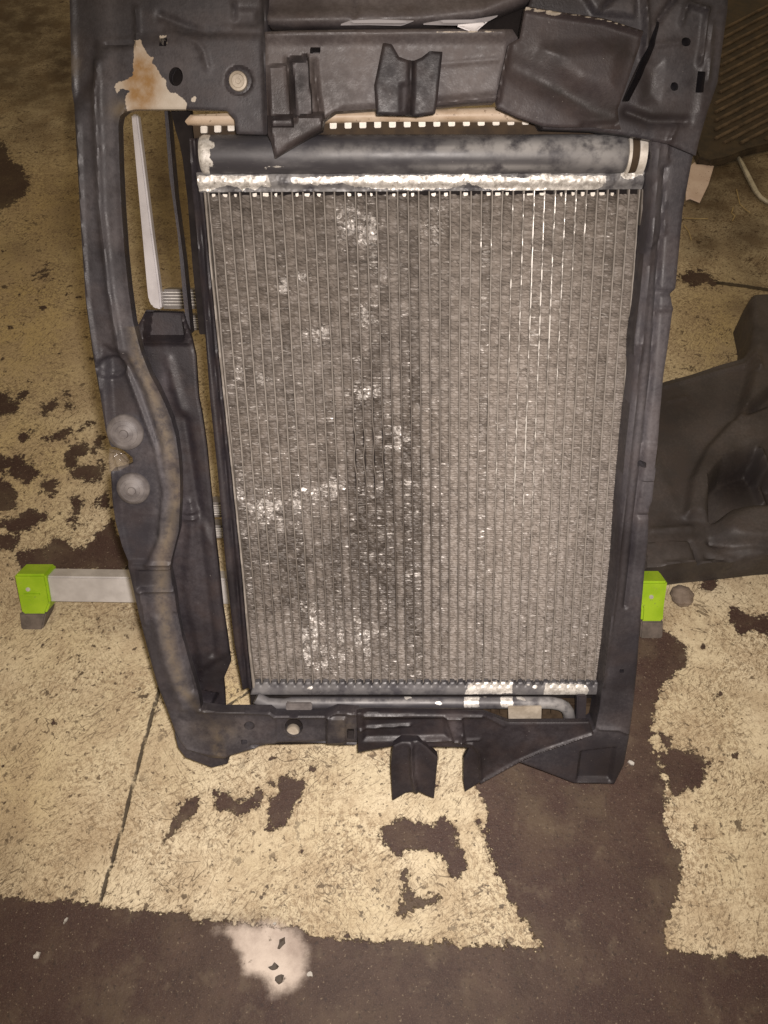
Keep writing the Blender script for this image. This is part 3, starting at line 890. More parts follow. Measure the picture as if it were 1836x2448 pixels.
relief('corner_plate', FRONT, [(1290, -70), (1745, -70), (1740, 23), (1729, 105), (1717, 198), (1692, 268), (1671, 340), (1664, 372), (1600, 345), (1500, 324), (1425, 312), (1300, 308), (1240, 200), (1262, 20)],
       HF + 0.002, M['plastic'], sup, [ell(1640, 100, 12, 11, 14), ell(1612, 207, 10, 11, 9), [(1668, 170), (1684, 172), (1680, 222), (1662, 222)], [(1573, 48), (1579, 50), (1562, 118), (1536, 180), (1503, 243), (1486, 243), (1504, 200), (1532, 140), (1552, 100)]],
       [('line', [(1640, -40), (1576, 46)], -0.005, 0.003), ('line', [(1538, -40), (1546, 60), (1541, 140)], 0.006, 0.003),
        ('line', [(1640, 14), (1628, 55)], 0.004, 0.0016), ('line', [(1648, 8), (1690, 24)], 0.0045, 0.0018), ('line', [(1689, 24), (1680, 110), (1672, 150)], 0.0035, 0.0016),
        ('line', [(1700, 60), (1690, 190)], 0.003, 0.003), ('line', [(1440, 20), (1480, -20)], -0.004, 0.002), ('poly', [(1540, 150), (1580, 150), (1570, 240), (1540, 240)], -0.003, 0.020),
        ('line', [(1500, 268), (1556, 290), (1640, 291)], -0.005, 0.0045), ('line', [(1690, 130), (1676, 262)], 0.002, 0.006),
        ('line', [(1565, 108), (1625, 102)], 0.002, 0.0016), ('line', [(1600, 335), (1618, 300)], 0.003, 0.0016), ('poly', [(1360, -60), (1520, -60), (1515, 40), (1420, 30)], 0.005, 0.010)],
       depth=0.030, cell=0.0018, cap=True, wob=0.001, shut=False,
       attrs={'grease_shade': [lambda p: blob(p, 1560, 275, 90, 22, .9), lambda p: blob(p, 1548, 210, 22, 50, .7), lambda p: blob(p, 1340, -10, 90, 40, .8), lambda p: blob(p, 1670, 195, 22, 40, .7)],
              'dust': [lambda p: blob(p, 1590, 60, 60, 60, .5), lambda p: blob(p, 1600, 230, 40, 60, .35), lambda p: blob(p, 1700, 100, 40, 90, .35), lambda p: blob(p, 1490, 20, 60, 30, .55)]})
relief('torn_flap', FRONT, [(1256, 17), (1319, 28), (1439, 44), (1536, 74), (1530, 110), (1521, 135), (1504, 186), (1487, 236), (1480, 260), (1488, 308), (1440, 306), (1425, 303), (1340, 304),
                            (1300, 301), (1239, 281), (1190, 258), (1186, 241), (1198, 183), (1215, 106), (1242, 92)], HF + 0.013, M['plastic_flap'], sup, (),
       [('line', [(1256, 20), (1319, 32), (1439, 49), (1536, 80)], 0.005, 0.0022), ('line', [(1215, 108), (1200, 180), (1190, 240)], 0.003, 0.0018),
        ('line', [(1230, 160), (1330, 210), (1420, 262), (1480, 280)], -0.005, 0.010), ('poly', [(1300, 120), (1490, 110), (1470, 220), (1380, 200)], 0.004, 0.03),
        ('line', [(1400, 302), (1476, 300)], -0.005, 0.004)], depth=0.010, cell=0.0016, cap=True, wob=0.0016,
       attrs={'grease_shade': [lambda p: 0.95 * np.clip(1.2 - np.abs(p[:, 1] - np.interp(p[:, 0], [1200, 1260, 1340, 1420, 1480, 1560], [140, 178, 220, 262, 284, 296])) / 17, 0, 1) * np.clip((p[:, 0] - 1210) / 120, 0.2, 1),  # crease shadow painted as a dark band across the flap
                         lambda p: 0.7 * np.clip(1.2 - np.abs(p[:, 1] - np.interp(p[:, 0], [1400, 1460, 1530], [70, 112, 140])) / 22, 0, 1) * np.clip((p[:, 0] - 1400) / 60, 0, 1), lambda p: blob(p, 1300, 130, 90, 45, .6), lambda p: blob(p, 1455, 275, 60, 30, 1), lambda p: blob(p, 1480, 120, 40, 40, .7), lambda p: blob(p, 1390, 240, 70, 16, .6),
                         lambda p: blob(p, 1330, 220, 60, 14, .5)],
              'bare': [([(1250, 14), (1320, 25), (1439, 42), (1500, 60), (1500, 66), (1439, 49), (1345, 35), (1318, 40), (1300, 32), (1252, 26)], 5, .74)]})  # pale line painted as the highlight of the flap's upper edge
relief('right_beam', FRONT, [(1556, 322), (1664, 340), (1652, 400), (1634, 500), (1625, 600), (1616, 690), (1604, 705), (1609, 740), (1598, 820), (1586, 900), (1577, 1000), (1571, 1090),
                             (1560, 1200), (1553, 1215), (1549, 1300), (1541, 1370), (1532, 1480), (1523, 1600), (1514, 1690), (1505, 1760), (1492, 1830), (1469, 1876), (1372, 1873), (1239, 1822), (1300, 1795), (1392, 1758), (1417, 1750),
                             (1424, 1745), (1433, 1700), (1451, 1560), (1472, 1370), (1484, 1200), (1496, 1070), (1514, 900), (1517, 810), (1532, 700), (1544, 570), (1553, 500), (1557, 400)],
       HF - 0.006, M['plastic'], sup, [rect(1524, 1103, 1543, 1117), rect(1481, 1600, 1491, 1608)],
       [('line', [(1572, 330), (1562, 500), (1546, 700), (1530, 860)], 0.003, 0.0026), ('line', [(1578, 700), (1614, 702)], -0.003, 0.0026), ('line', [(1575, 738), (1606, 738)], 0.0025, 0.0026), ('line', [(1590, 400), (1580, 560), (1556, 900), (1536, 1080), (1512, 1300), (1495, 1450)], -0.005, 0.0028), ('poly', [(1556, 320), (1600, 320), (1590, 560), (1545, 600)], 0.003, 0.006),
        ('poly', [(1537, 1060), (1572, 1060), (1566, 1150), (1532, 1150)], 0.003, 0.004), ('line', [(1530, 1234), (1552, 1234)], -0.003, 0.002),
        ('line', [(1528, 830), (1516, 980), (1497, 1160), (1470, 1420), (1440, 1640)], 0.0035, 0.0022),
        ('line', [(1433, 1742), (1480, 1744), (1500, 1752)], 0.003, 0.002), ('poly', [(1390, 1800), (1470, 1790), (1460, 1868), (1380, 1866)], -0.007, 0.01)],
       depth=0.036, cell=0.0018, cap=True, wob=0.0008,
       attrs={'dust': [lambda p: blob(p, 1570, 420, 40, 150, .6), lambda p: blob(p, 1550, 1040, 40, 130, .5), lambda p: blob(p, 1570, 780, 30, 140, .5), lambda p: blob(p, 1445, 1740, 50, 20, .5), lambda p: blob(p, 1450, 1660, 16, 80, .4)],
              'grease_shade': [lambda p: blob(p, 1480, 1400, 30, 200, .6), lambda p: blob(p, 1460, 1830, 60, 50, .7)]})
relief('lower_panel', FRONT, [(852, 1706), (877, 1702), (1157, 1706), (1216, 1728), (1410, 1727), (1419, 1752), (1360, 1775), (1300, 1795), (1243, 1820), (1195, 1846), (1148, 1872), (1112, 1894),
                              (1108, 1870), (1109, 1815), (1122, 1790), (1103, 1788), (1022, 1787), (940, 1785), (856, 1801)], HF + 0.008, M['plastic_dark'], sup, (),
       [('line', [(860, 1745), (980, 1738)], 0.003, 0.002), ('line', [(1416, 1754), (1300, 1793), (1243, 1818), (1150, 1870)], 0.004, 0.0018), ('line', [(1104, 1755), (1100, 1775), (1130, 1778), (1146, 1800), (1150, 1860)], 0.003, 0.002),
        ('line', [(870, 1710), (1150, 1712)], 0.003, 0.003), ('line', [(1020, 1771), (1146, 1768)], 0.002, 0.0016), ('poly', [(1065, 1712), (1105, 1712), (1112, 1775), (1085, 1775)], 0.004, 0.006),
        ('poly', [(870, 1722), (1060, 1720), (1070, 1765), (870, 1770)], -0.005, 0.012), ('line', [(1157, 1710), (1205, 1735)], 0.002, 0.0015)],
       depth=0.008, cell=0.0015, cap=True, wob=0.0007, attrs={'dust': [lambda p: blob(p, 1085, 1740, 20, 30, .8), lambda p: blob(p, 1270, 1760, 120, 30, .25), lambda p: blob(p, 1210, 1840, 60, 20, .4)]})
relief('lower_bracket', FRONT, [(940, 1784), (934, 1830), (938, 1916), (970, 1897), (995, 1893), (1017, 1905), (1038, 1913), (1042, 1870), (1047, 1815), (1020, 1789), (1000, 1775), (960, 1775)], HF + 0.018, M['plastic_dark'], sup, (),
       [('line', [(984, 1784), (986, 1850), (995, 1893)], 0.007, 0.003), ('poly', [(984, 1770), (1060, 1770), (1060, 1920), (990, 1920)], -0.002, 0.006)],
       depth=0.014, cell=0.0014, cap=True, attrs={'dust': [lambda p: blob(p, 990, 1840, 9, 40, .9)]})
# inner air duct between the side beam and the cooler
relief('air_duct', FRONT, [(348, 742), (436, 746), (455, 800), (467, 850), (474, 950), (482, 990), (493, 1065), (504, 1180), (515, 1290), (522, 1350), (532, 1450), (544, 1530), (551, 1585), (534, 1625),
                           (537, 1660), (539, 1700), (470, 1700), (420, 1560), (380, 1400), (390, 1200), (360, 1000), (320, 860), (318, 800)], HF - 0.024, M['plastic_dark'], sup, (),
       [('poly', [(350, 748), (432, 750), (438, 812), (345, 812)], -0.018, 0.006), ('line', [(335, 818), (450, 818)], 0.004, 0.0018), ('line', [(402, 860), (420, 930), (440, 990)], 0.0022, 0.005),
        ('line', [(436, 760), (452, 800)], 0.003, 0.003), ('line', [(440, 1000), (470, 1200), (492, 1400), (510, 1560)], -0.004, 0.006), ('line', [(445, 1225), (468, 1222)], 0.003, 0.0018),
        ('line', [(445, 1240), (468, 1238)], 0.003, 0.0018), ('poly', [(470, 1650), (520, 1660), (500, 1700), (470, 1690)], -0.01, 0.008), ('poly', [(455, 1200), (520, 1300), (545, 1560), (480, 1600), (440, 1400)], 0.004, 0.02)],
       depth=0.007, cell=0.0017, cap=False, attrs={'dust': [lambda p: blob(p, 395, 900, 14, 60, .8), lambda p: blob(p, 455, 1350, 40, 150, .25), lambda p: blob(p, 430, 1240, 20, 80, .7), lambda p: blob(p, 486, 1680, 30, 10, .5)]})
# the duct's thin lips in the upper opening
solid('duct_lip', FRONT, [(392, 262), (400, 262), (418, 470), (438, 620), (452, 760), (456, 800), (447, 800), (436, 700), (424, 560), (404, 420)], HF - 0.030, 0.02, M['plastic'], sup, 0.001)
solid('duct_wall', FRONT, [(404, 250), (452, 250), (458, 300), (470, 420), (480, 560), (484, 700), (494, 800), (476, 800), (460, 640), (448, 480), (436, 380), (428, 340), (420, 315)], HF - 0.034, 0.015, M['black'], sup, 0.001)

# ------------------------------------------------------------------ condenser in front: tubes, crushed fins, headers
TL, TR = FRONT.at(497, 458), FRONT.at(1530, 455)
BL, BR = FRONT.at(606, 1636), FRONT.at(1440, 1634)
cond = thing('condenser', FRONT.at(1018, 1690), 'flat cooler with upright tubes and crushed dusty fins inside the black frame', 'radiator')


def core(a, b, h=0.0):
    return (TL * (1 - a) + TR * a) * (1 - b) + (BL * (1 - a) + BR * a) * b + FRONT.n * h


NF = 41
LEN = np.linalg.norm(TL - BL)
tube_w = 0.0017 / 0.45
FL_SPOTS = [(850, 525, 45, 40, 1), (850, 560, 40, 40, .8), (1035, 540, 30, 45, 1), (1070, 515, 22, 20, .7), (690, 675, 30, 16, 1.1), (720, 665, 26, 14, 1.1), (675, 690, 20, 12, .8), (880, 755, 18, 24, 1.1),
            (765, 795, 40, 28, .7), (625, 905, 26, 20, .8), (570, 890, 14, 30, .8), (875, 940, 30, 22, 1.2), (950, 1045, 22, 32, 1.1), (690, 1215, 110, 32, .45), (740, 1175, 110, 16, .5), (830, 1165, 70, 20, .5),
            (760, 1490, 55, 40, .5), (735, 1520, 22, 60, 1.1), (860, 1530, 50, 60, .65), (780, 1570, 40, 30, .8), (1380, 1520, 30, 30, .3), (620, 1215, 40, 40, .5), (560, 1165, 20, 30, .6), (900, 640, 40, 60, .5)]
GR_SPOTS = [(740, 1330, 300, 260, .30), (760, 800, 240, 400, .16), (700, 1335, 160, 60, .6), (900, 1340, 90, 130, .75), (910, 1120, 90, 160, .7), (980, 1500, 60, 120, .6), (880, 900, 70, 120, .4), (1000, 960, 40, 120, .35), (700, 1430, 120, 40, .5), (970, 1250, 80, 120, .5),
            (560, 1330, 40, 120, .25), (1050, 470, 500, 16, .5)]
DU_SPOTS = [(1310, 700, 260, 400, .55), (1280, 1280, 230, 440, .50), (580, 560, 110, 200, .15), (1400, 1550, 150, 140, .1), (660, 1560, 90, 60, .3), (620, 1490, 60, 80, .2)]
spots = lambda px, L: np.clip(sum(blob(px, *s) for s in L), 0, 1.2)
NS = 214
for i in range(NF):
    a0, a1 = i / NF + tube_w * 0.60, (i + 1) / NF - tube_w * 0.60
    cols = 5
    b = np.linspace(0.006, 0.994, NS * 2 + 1)
    V, F, FA, GA = [], [], [], []
    spot_px = project(np.array([core((a0 + a1) / 2, bb) for bb in b]))
    mess = np.clip(spots(spot_px, FL_SPOTS), 0, 1)
    # each strip is knocked about in runs of its own: runs of bent, bright edges and runs still dull
    run = np.convolve(rng.normal(0, 1, len(b) + 60), np.hanning(17) / 4.2, 'same')[30:-30]
    run2 = np.convolve(rng.normal(0, 1, len(b) + 60), np.hanning(7) / 2.6, 'same')[30:-30]
    mess = np.clip(mess * (1.0 + 0.9 * run), 0, 1)
    tone = rng.normal(0, 0.12)
    lean = rng.normal(0, 0.25)
    for k in range(len(b)):
        amp = 1.0 if k % 2 else 0.0
        skew = rng.normal(0, 0.22)
        dep = rng.normal(0, 0.0003) + 0.0004 * run[k]
        for c in range(cols):
            s = c / (cols - 1)
            a = a0 + (a1 - a0) * s
            bj = b[k] + (rng.normal(0, 0.28) + skew * (s - 0.5) * 2.4 + mess[k] * rng.normal(0, 0.8)) * (1 / NS / 2)
            edge = 1 - abs(s - 0.5) * 2
            h = -0.0028 + (0.0013 + 0.0004 * run2[k]) * amp + dep + rng.normal(0, 0.00024) + 0.0005 * edge + mess[k] * rng.normal(0.0004, 0.0009) + lean * 0.0010 * (s - 0.5)
            V.append(core(a, min(max(bj, 0.003), 0.997), h))
            FA.append(mess[k] * 0.8 + rng.normal(0, 0.14) * (1 + 2 * mess[k]) + 0.32 * run2[k] * (0.5 + edge) + 0.15 * run[k] + 0.10 + tone)
            GA.append(-0.16 * run[k] + tone - (0.12 if edge > 0.3 else -0.25))  # strip edges darkened: gap shade painted beside the tubes
    for k in range(len(b) - 1):
        for c in range(cols - 1):
            q = k * cols + c
            F.append((q, q + 1, q + cols + 1, q + cols))
    # side returns so the strip has depth
    n0 = len(V)
    for k in (0, len(b) - 1):
        for c in (0, cols - 1):
            V.append(core(a0 if c == 0 else a1, b[k], -0.013))
            FA.append(0)
            GA.append(0)
    F.append((0, n0, n0 + 1, cols - 1))
    FA, GA = np.array(FA), np.array(GA)
    big = lambda p: blob(p, 900, 1250, 280, 420, .36) + blob(p, 1250, 800, 300, 500, .15) + blob(p, 700, 900, 260, 300, .15)
    o = mesh_obj('fin_strip', V, F, M['fin'], cond, {'fleck': [lambda p: np.clip(FA + big(p), 0, 2)], 'bare': [lambda p: np.clip(FA * spots(p, FL_SPOTS) * 1.2, 0, 1)],
                                                     'grease_shade': [lambda p: np.clip(spots(p, GR_SPOTS) + GA, 0, 1)], 'dust': [lambda p: np.clip(spots(p, DU_SPOTS) - GA * 0.5, 0, 1)]}, soft=False)
WEAR_GLINT = [lambda p: np.clip(blob(p, 1290, 700, 120, 330, 1.0) + blob(p, 1340, 480, 110, 90, .7) + blob(p, 1230, 1130, 80, 200, .7) + blob(p, 1300, 1350, 90, 200, .35) + blob(p, 1150, 580, 30, 24, .9)
                          + blob(p, 600, 500, 60, 40, .55) + blob(p, 700, 520, 60, 60, .35) + blob(p, 650, 700, 250, 300, .18), 0, 1)]  # right-hand streaks are tube glints painted on, along with worn paint
TGR = [lambda p: np.clip(blob(p, 960, 1000, 160, 420, .8) + blob(p, 930, 1400, 260, 260, .75) + blob(p, 620, 1450, 120, 160, .45) - blob(p, 1300, 700, 160, 300, .8), 0, 1)]
for i in range(NF + 1):
    ac = i / NF
    V, F = [], []
    nb = 150
    prof = [(-1.0, -0.0060), (-1.0, -0.0012), (-0.72, -0.0002), (-0.25, 0.0003), (0.25, 0.0003), (0.72, -0.0002), (1.0, -0.0012), (1.0, -0.0060)]
    bend = 0.0
    for k in range(nb + 1):
        bb = -0.006 + 1.012 * k / nb
        bend = bend * 0.86 + rng.normal(0, 0.00007)
        dent = 0.0
        if 0.42 < bb < 0.55 and i in (13, 14, 15, 16):
            dent = 0.0012 * math.sin((bb - 0.42) / 0.13 * 3 * math.pi)
        for x, h in prof:
            V.append(core(ac, bb, h + rng.normal(0, 0.00006)) + FRONT.u * (x * 0.00095 + bend + dent))
    m = len(prof)
    for k in range(nb):
        for c in range(m - 1):
            q = k * m + c
            F.append((q, q + 1, q + m + 1, q + m))
    mesh_obj('tube', V, F, M['tube'], cond, {'wear_glint': WEAR_GLINT, 'grease_shade': TGR})
solid('core_back', FRONT, [(484, 446), (1546, 446), (1448, 1648), (596, 1648)], -0.008, 0.010, M['black'], cond, 0.0)

# header tube at the top, its flange and the little bare lands between the tubes
ya, yb = 369, 368
hc = 0.004
RH = 0.0186


def hd(x, y):
    return FRONT.at(x, y, hc + RH) - FRONT.n * RH


A0, A1 = hd(473, ya), hd(1506, yb)
header_bare = [([(460, 310), (503, 310), (500, 336), (512, 340), (513, 352), (500, 356), (502, 370), (500, 378), (510, 386), (508, 394), (500, 396), (503, 430), (460, 430)], 7, 1.0),
               (rect(501, 397, 548, 404), 4, .62), (rect(640, 396, 682, 402), 4, .70), (rect(1198, 390, 1226, 398), 5, .6), (ell(636, 402, 8, 5), 4, .7), (rect(930, 394, 1040, 399), 4, .45)]
head_dust = [lambda p: blob(p, 1430, 360, 110, 50, .55), lambda p: blob(p, 1260, 350, 180, 22, .8), lambda p: blob(p, 1120, 356, 150, 8, .7), lambda p: blob(p, 1420, 340, 80, 40, .8), lambda p: blob(p, 860, 360, 160, 16, .35), lambda p: blob(p, 1180, 400, 200, 8, .6)]
sweep('header_tank', [A0 * (1 - k / 220) + A1 * k / 220 for k in range(221)], [RH * (0.90 if k in (0, 220) else 0.97 if k in (1, 219) else 1) for k in range(221)],
      M['metal_paint'], cond, 40, {'bare': header_bare, 'dust': head_dust})
B0 = FRONT.at(1516, yb, hc)
sweep('end_band', [hd(1505, yb), hd(1512, yb)], RH * 1.05, M['tab'], cond, 36)
sweep('end_clip', [hd(1512.5, yb), hd(1530, yb)], RH * 0.98, M['seam'], cond, 36)
sweep('end_cap', [hd(1530.5, yb), hd(1549, yb)], RH * 1.02, M['tab'], cond, 36)
flange_bare = [([(468, 420), (640, 420), (650, 444), (640, 450), (625, 444), (610, 455), (590, 448), (580, 458), (565, 446), (548, 444), (520, 448), (500, 458), (468, 456)], 7, 1.0),
               ([(690, 422), (1120, 416), (1290, 424), (1450, 420), (1450, 440), (1430, 452), (1380, 456), (1250, 460), (1160, 455), (1120, 440), (1080, 452), (1000, 456), (900, 454), (840, 446), (820, 440), (760, 444), (700, 440)], 9, .80),
               ([(1270, 420), (1440, 420), (1440, 446), (1420, 454), (1270, 460)], 8, 1.0), (ell(1504, 414, 22, 14), 8, 1.0), (ell(1306, 420, 12, 12), 6, 1.0), ([(1520, 410), (1540, 412), (1538, 418), (1520, 420)], 5, .9)]
relief('header_flange', FRONT, [(470, 412), (1540, 408), (1536, 452), (1200, 456), (800, 458), (476, 460)], 0.0070, M['metal_paint'], cond, (),
       [('line', [(470, 432), (1540, 428)], 0.0042, 0.012), ('line', [(470, 452), (1540, 448)], -0.003, 0.003)], depth=0.014, cell=0.0014, wob=0.0004, cap=False, fun=lambda P: rng.normal(0, 0.00028, len(P)) + 0.0006 * np.sin(P[:, 0] * 310 + 2 * np.sin(P[:, 0] * 57)) * np.sin(P[:, 1] * 240),
       attrs={'bare': flange_bare, 'dust': [lambda p: 0.4 + 0 * p[:, 0]]})
wid = [9, 12, 7, 4, 11, 15, 7, 2, 8, 14, 10, 4, 4, 10, 11, 6, 2, 8, 10, 8, 2, 12, 10, 4, 12, 5, 10, 14, 8, 4, 16, 12, 4, 6, 8, 9, 12, 14, 8, 2, 5]
for i in range(NF):                           # lands where the paint is gone
    if wid[i] < 6:
        continue
    s = wid[i] / 26.0 * 0.9
    ac = (i + 0.5 + rng.uniform(-0.15, 0.2)) / NF
    bm = bmesh.new()
    da = s / NF / 2
    j = lambda: rng.uniform(-0.0016, 0.0016)
    top = [bm.verts.new(core(ac + x * da, 0.006 + y * 0.0026 + j() * 0.7, 0.0012)) for x, y in ((-1, -1), (1, -1), (1.0, 0.2), (0.5, 1), (-0.6, 0.9), (-1, 0.3))]
    f = bm.faces.new(top)
    r = bmesh.ops.extrude_face_region(bm, geom=[f])
    bmesh.ops.translate(bm, verts=[e for e in r['geom'] if isinstance(e, bmesh.types.BMVert)], vec=Vector(-FRONT.n * 0.004))
    finish('bare_land', bm, M['tab'], cond, soft=False)
# side plates of the core
relief('side_plate', FRONT, [(452, 330), (475, 330), (484, 458), (498, 620), (520, 840), (548, 1100), (575, 1360), (592, 1560), (602, 1650), (580, 1650), (560, 1540), (540, 1360), (520, 1130), (502, 960), (490, 800), (474, 620), (458, 450)],
       0.006, M['plastic_dark'], cond, (), [('line', [(462, 330), (470, 458), (486, 620), (508, 840), (536, 1100), (562, 1360), (580, 1560), (590, 1650)], -0.004, 0.0022)], depth=0.025, cell=0.0016, cap=True)
relief('side_rail', FRONT, [(477, 330), (484, 330), (491, 458), (504, 620), (527, 840), (554, 1100), (581, 1360), (599, 1560), (611, 1650), (604, 1650), (594, 1560), (577, 1360), (550, 1100), (522, 840), (500, 620), (486, 458)],
       0.0075, M['tube'], cond, (), (), depth=0.02, cell=0.0012)
relief('side_rail', FRONT, [(1536, 452), (1546, 452), (1534, 640), (1519, 800), (1512, 900), (1500, 1060), (1488, 1180), (1474, 1360), (1458, 1540), (1446, 1640), (1438, 1640), (1449, 1540), (1466, 1360), (1480, 1180), (1492, 1060),
                            (1504, 900), (1512, 800), (1526, 640)], 0.005, M['tube'], cond, (), (), depth=0.02, cell=0.0012, attrs={'grease_shade': [lambda p: 0.6 + 0 * p[:, 0]]})
# lower header, its toothed edge and the pipe along it
comb = [(598, 1662)]
for i in range(NF):
    x0, x1 = 604 + (1438 - 604) * i / NF, 604 + (1438 - 604) * (i + 1) / NF
    comb += [(x0 + 1, 1640), (x0 + 5, 1633), (x1 - 5, 1632), (x1 - 1, 1640)]
comb += [(1440, 1662)]
low_bare = [([(1112, 1660), (1122, 1634), (1225, 1628), (1225, 1658)], 6, 1.0), ([(1298, 1662), (1305, 1634), (1400, 1636), (1408, 1650), (1400, 1666)], 6, 1.0), (ell(1278, 1642, 6, 5), 5, .9), (rect(1250, 1632, 1268, 1642), 5, .6),
            (ell(740, 1645, 8, 5), 5, .75)]
relief('lower_header', FRONT, comb, 0.0065, M['metal_paint'], cond, (), [('line', [(600, 1652), (1440, 1650)], 0.0018, 0.006)], depth=0.016, cell=0.0011, attrs={'bare': low_bare, 'dust': [lambda p: .18 + 0 * p[:, 0]]})
pp = [(612, 1668), (640, 1682), (680, 1684)] + [(700 + 10 * k, 1680 - 0.004 * k) for k in range(62)] + [(1322, 1681), (1338, 1684), (1350, 1690), (1358, 1700), (1361, 1714), (1362, 1730)]
pipe_bare = [(rect(1110, 1664, 1145, 1692), 6, .95), (rect(1196, 1664, 1226, 1690), 6, .95), ([(1226, 1662), (1250, 1664), (1262, 1676), (1240, 1674)], 5, .8), (ell(974, 1668, 10, 5), 4, .9), (ell(1049, 1681, 9, 5), 4, .95),
             (rect(1150, 1660, 1166, 1668), 4, .8)]
sweep('lower_pipe', [FRONT.at(x, y, 0.010) for x, y in pp], [0.0078] * len(pp), M['metal_paint'], cond, 24, {'bare': pipe_bare, 'dust': [lambda p: blob(p, 1300, 1690, 90, 30, .7), lambda p: blob(p, 900, 1676, 300, 6, .4)]})
solid('pipe_clip', FRONT, [(683, 1684), (746, 1684), (746, 1716), (683, 1716)], 0.021, 0.012, M['disc'], cond, 0.0012)
solid('metal_plate', FRONT, [(1215, 1691), (1295, 1690), (1294, 1722), (1216, 1723)], 0.024, 0.004, M['bolt'], cond, 0.0006)
solid('pipe_post', FRONT, [(1380, 1664), (1403, 1664), (1400, 1732), (1378, 1732)], 0.012, 0.014, M['plastic'], cond, 0.0015)

# ------------------------------------------------------------------ radiator behind: beige tank and crimped seam show above the condenser
rad = thing('radiator', FRONT.at(1000, 1720, -0.05), 'radiator behind the flat cooler, beige tank and pale crimp tabs showing above it', 'radiator')
HR = -0.004
relief('tank', FRONT, [(446, 292), (460, 276), (560, 272), (900, 268), (1245, 255), (1500, 262), (1500, 292), (900, 292), (562, 301), (452, 300)], HR, M['tank'], rad, (),
       [('line', [(450, 284), (1500, 272)], 0.010, 0.010)], depth=0.04, cell=0.002)
solid('seam_strip', FRONT, [(446, 296), (1500, 284), (1500, 322), (446, 332)], HR - 0.002, 0.03, M['seam'], rad, 0.001)
tx = [(487, 321), (520, 319), (552, 316)] + [(796.5 + 35.4 * k, 306.5 - 0.75 * k) for k in range(14)]
for k, (x, y) in enumerate(tx):
    y0 = y - 20 if k < 3 else y - 16
    s = 8.2
    solid('crimp_tab', FRONT, [(x - s, y0), (x + s, y0), (x + s, y0 + 17), (x - s * .95, y0 + 17.5)], HR + 0.003, 0.006, M['tab'], rad, 0.0006)
solid('radiator_core', FRONT, [(470, 330), (1540, 330), (1445, 1690), (600, 1690)], -0.024, 0.03, M['black'], rad, 0.001)
solid('lower_tank', FRONT, [(600, 1684), (1430, 1684), (1425, 1730), (640, 1736)], -0.010, 0.04, M['seam'], rad, 0.003)
for k in range(14):
    x = 1052 + 20.4 * k
    solid('crimp_tab', FRONT, [(x, 1694), (x + 9, 1694), (x + 9, 1709), (x, 1709)], -0.004, 0.006, M['seam'], rad, 0.0006)

# ------------------------------------------------------------------ ladder behind the frame
LA, LB = FLOOR.at(76, 1508), FLOOR.at(1559, 1529)
lu = (LB - LA) / np.linalg.norm(LB - LA)
back = np.cross((0, 0, 1), lu)
lean = math.radians(34)
LAD = Plane(LA, lu, back * math.sin(lean) + np.array([0, 0, 1]) * math.cos(lean))
lad = thing('ladder', (LA + LB) / 2, 'aluminium ladder behind the black frame, wide bottom bar with lime green end caps', 'ladder')
solid('bottom_bar', LAD, [(100, 1378), (1548, 1398), (1546, 1460), (108, 1439)], 0.0, 0.030, M['ladder_alu'], lad, 0.0025)
capL = solid('end_cap', LAD, [(33, 1374), (108, 1374), (113, 1400), (120, 1442), (109, 1469), (52, 1469), (46, 1440)], 0.006, 0.040, M['green'], lad, 0.003)
solid('foot', LAD, [(46, 1466), (110, 1466), (101, 1506), (50, 1506)], 0.003, 0.036, M['rubber'], capL, 0.002)
lathe('screw', LAD.at(67, 1409, 0.006), LAD.n, [(0.0035, 0), (0.003, 0.0012), (0.0001, 0.0014)], M['alu'], capL, 12)
solid('rib', LAD, [(55, 1420), (95, 1420), (92, 1426), (58, 1426)], 0.009, 0.004, M['green'], capL, 0.0008)
capR = solid('end_cap', LAD, [(1530, 1391), (1597, 1391), (1588, 1452), (1586, 1487), (1533, 1487), (1535, 1454), (1529, 1440)], 0.006, 0.040, M['green'], lad, 0.003)
solid('foot', LAD, [(1533, 1485), (1586, 1485), (1584, 1527), (1531, 1527)], 0.003, 0.036, M['rubber'], capR, 0.002)
lathe('screw', LAD.at(1557, 1427, 0.006), LAD.n, [(0.0035, 0), (0.003, 0.0012), (0.0001, 0.0014)], M['alu'], capR, 12)
solid('rail', LAD, [(313, 272), (328, 272), (344, 400), (364, 560), (383, 700), (386, 739), (374, 739), (362, 732), (354, 716), (351, 690), (332, 480)], 0.02, 0.014, M['rail_alu'], lad, 0.002)
solid('rail', LAD, [(1300, 274), (1315, 274), (1280, 740), (1256, 740)], 0.02, 0.05, M['ladder_alu'], lad, 0.003)
for y0, y1, xl, h in ((692, 739, 384, 0.0), (754, 790, 384, -0.012), (1202, 1238, 440, 0.0), (1257, 1288, 440, -0.012)):
    rg = solid('rung', LAD, [(xl, y0), (1262, y0 + 4), (1262, y1 + 4), (xl, y1)], h, 0.030, M['rung_alu'], lad, 0.003)
    for k in range(5):
        yy = y0 + 6 + k * (y1 - y0 - 10) / 5
        solid('grip_rib', LAD, [(xl, yy), (1262, yy + 4), (1262, yy + 6.2), (xl, yy + 2.2)], h + 0.0025, 0.004, M['alu'], rg, 0.0006)

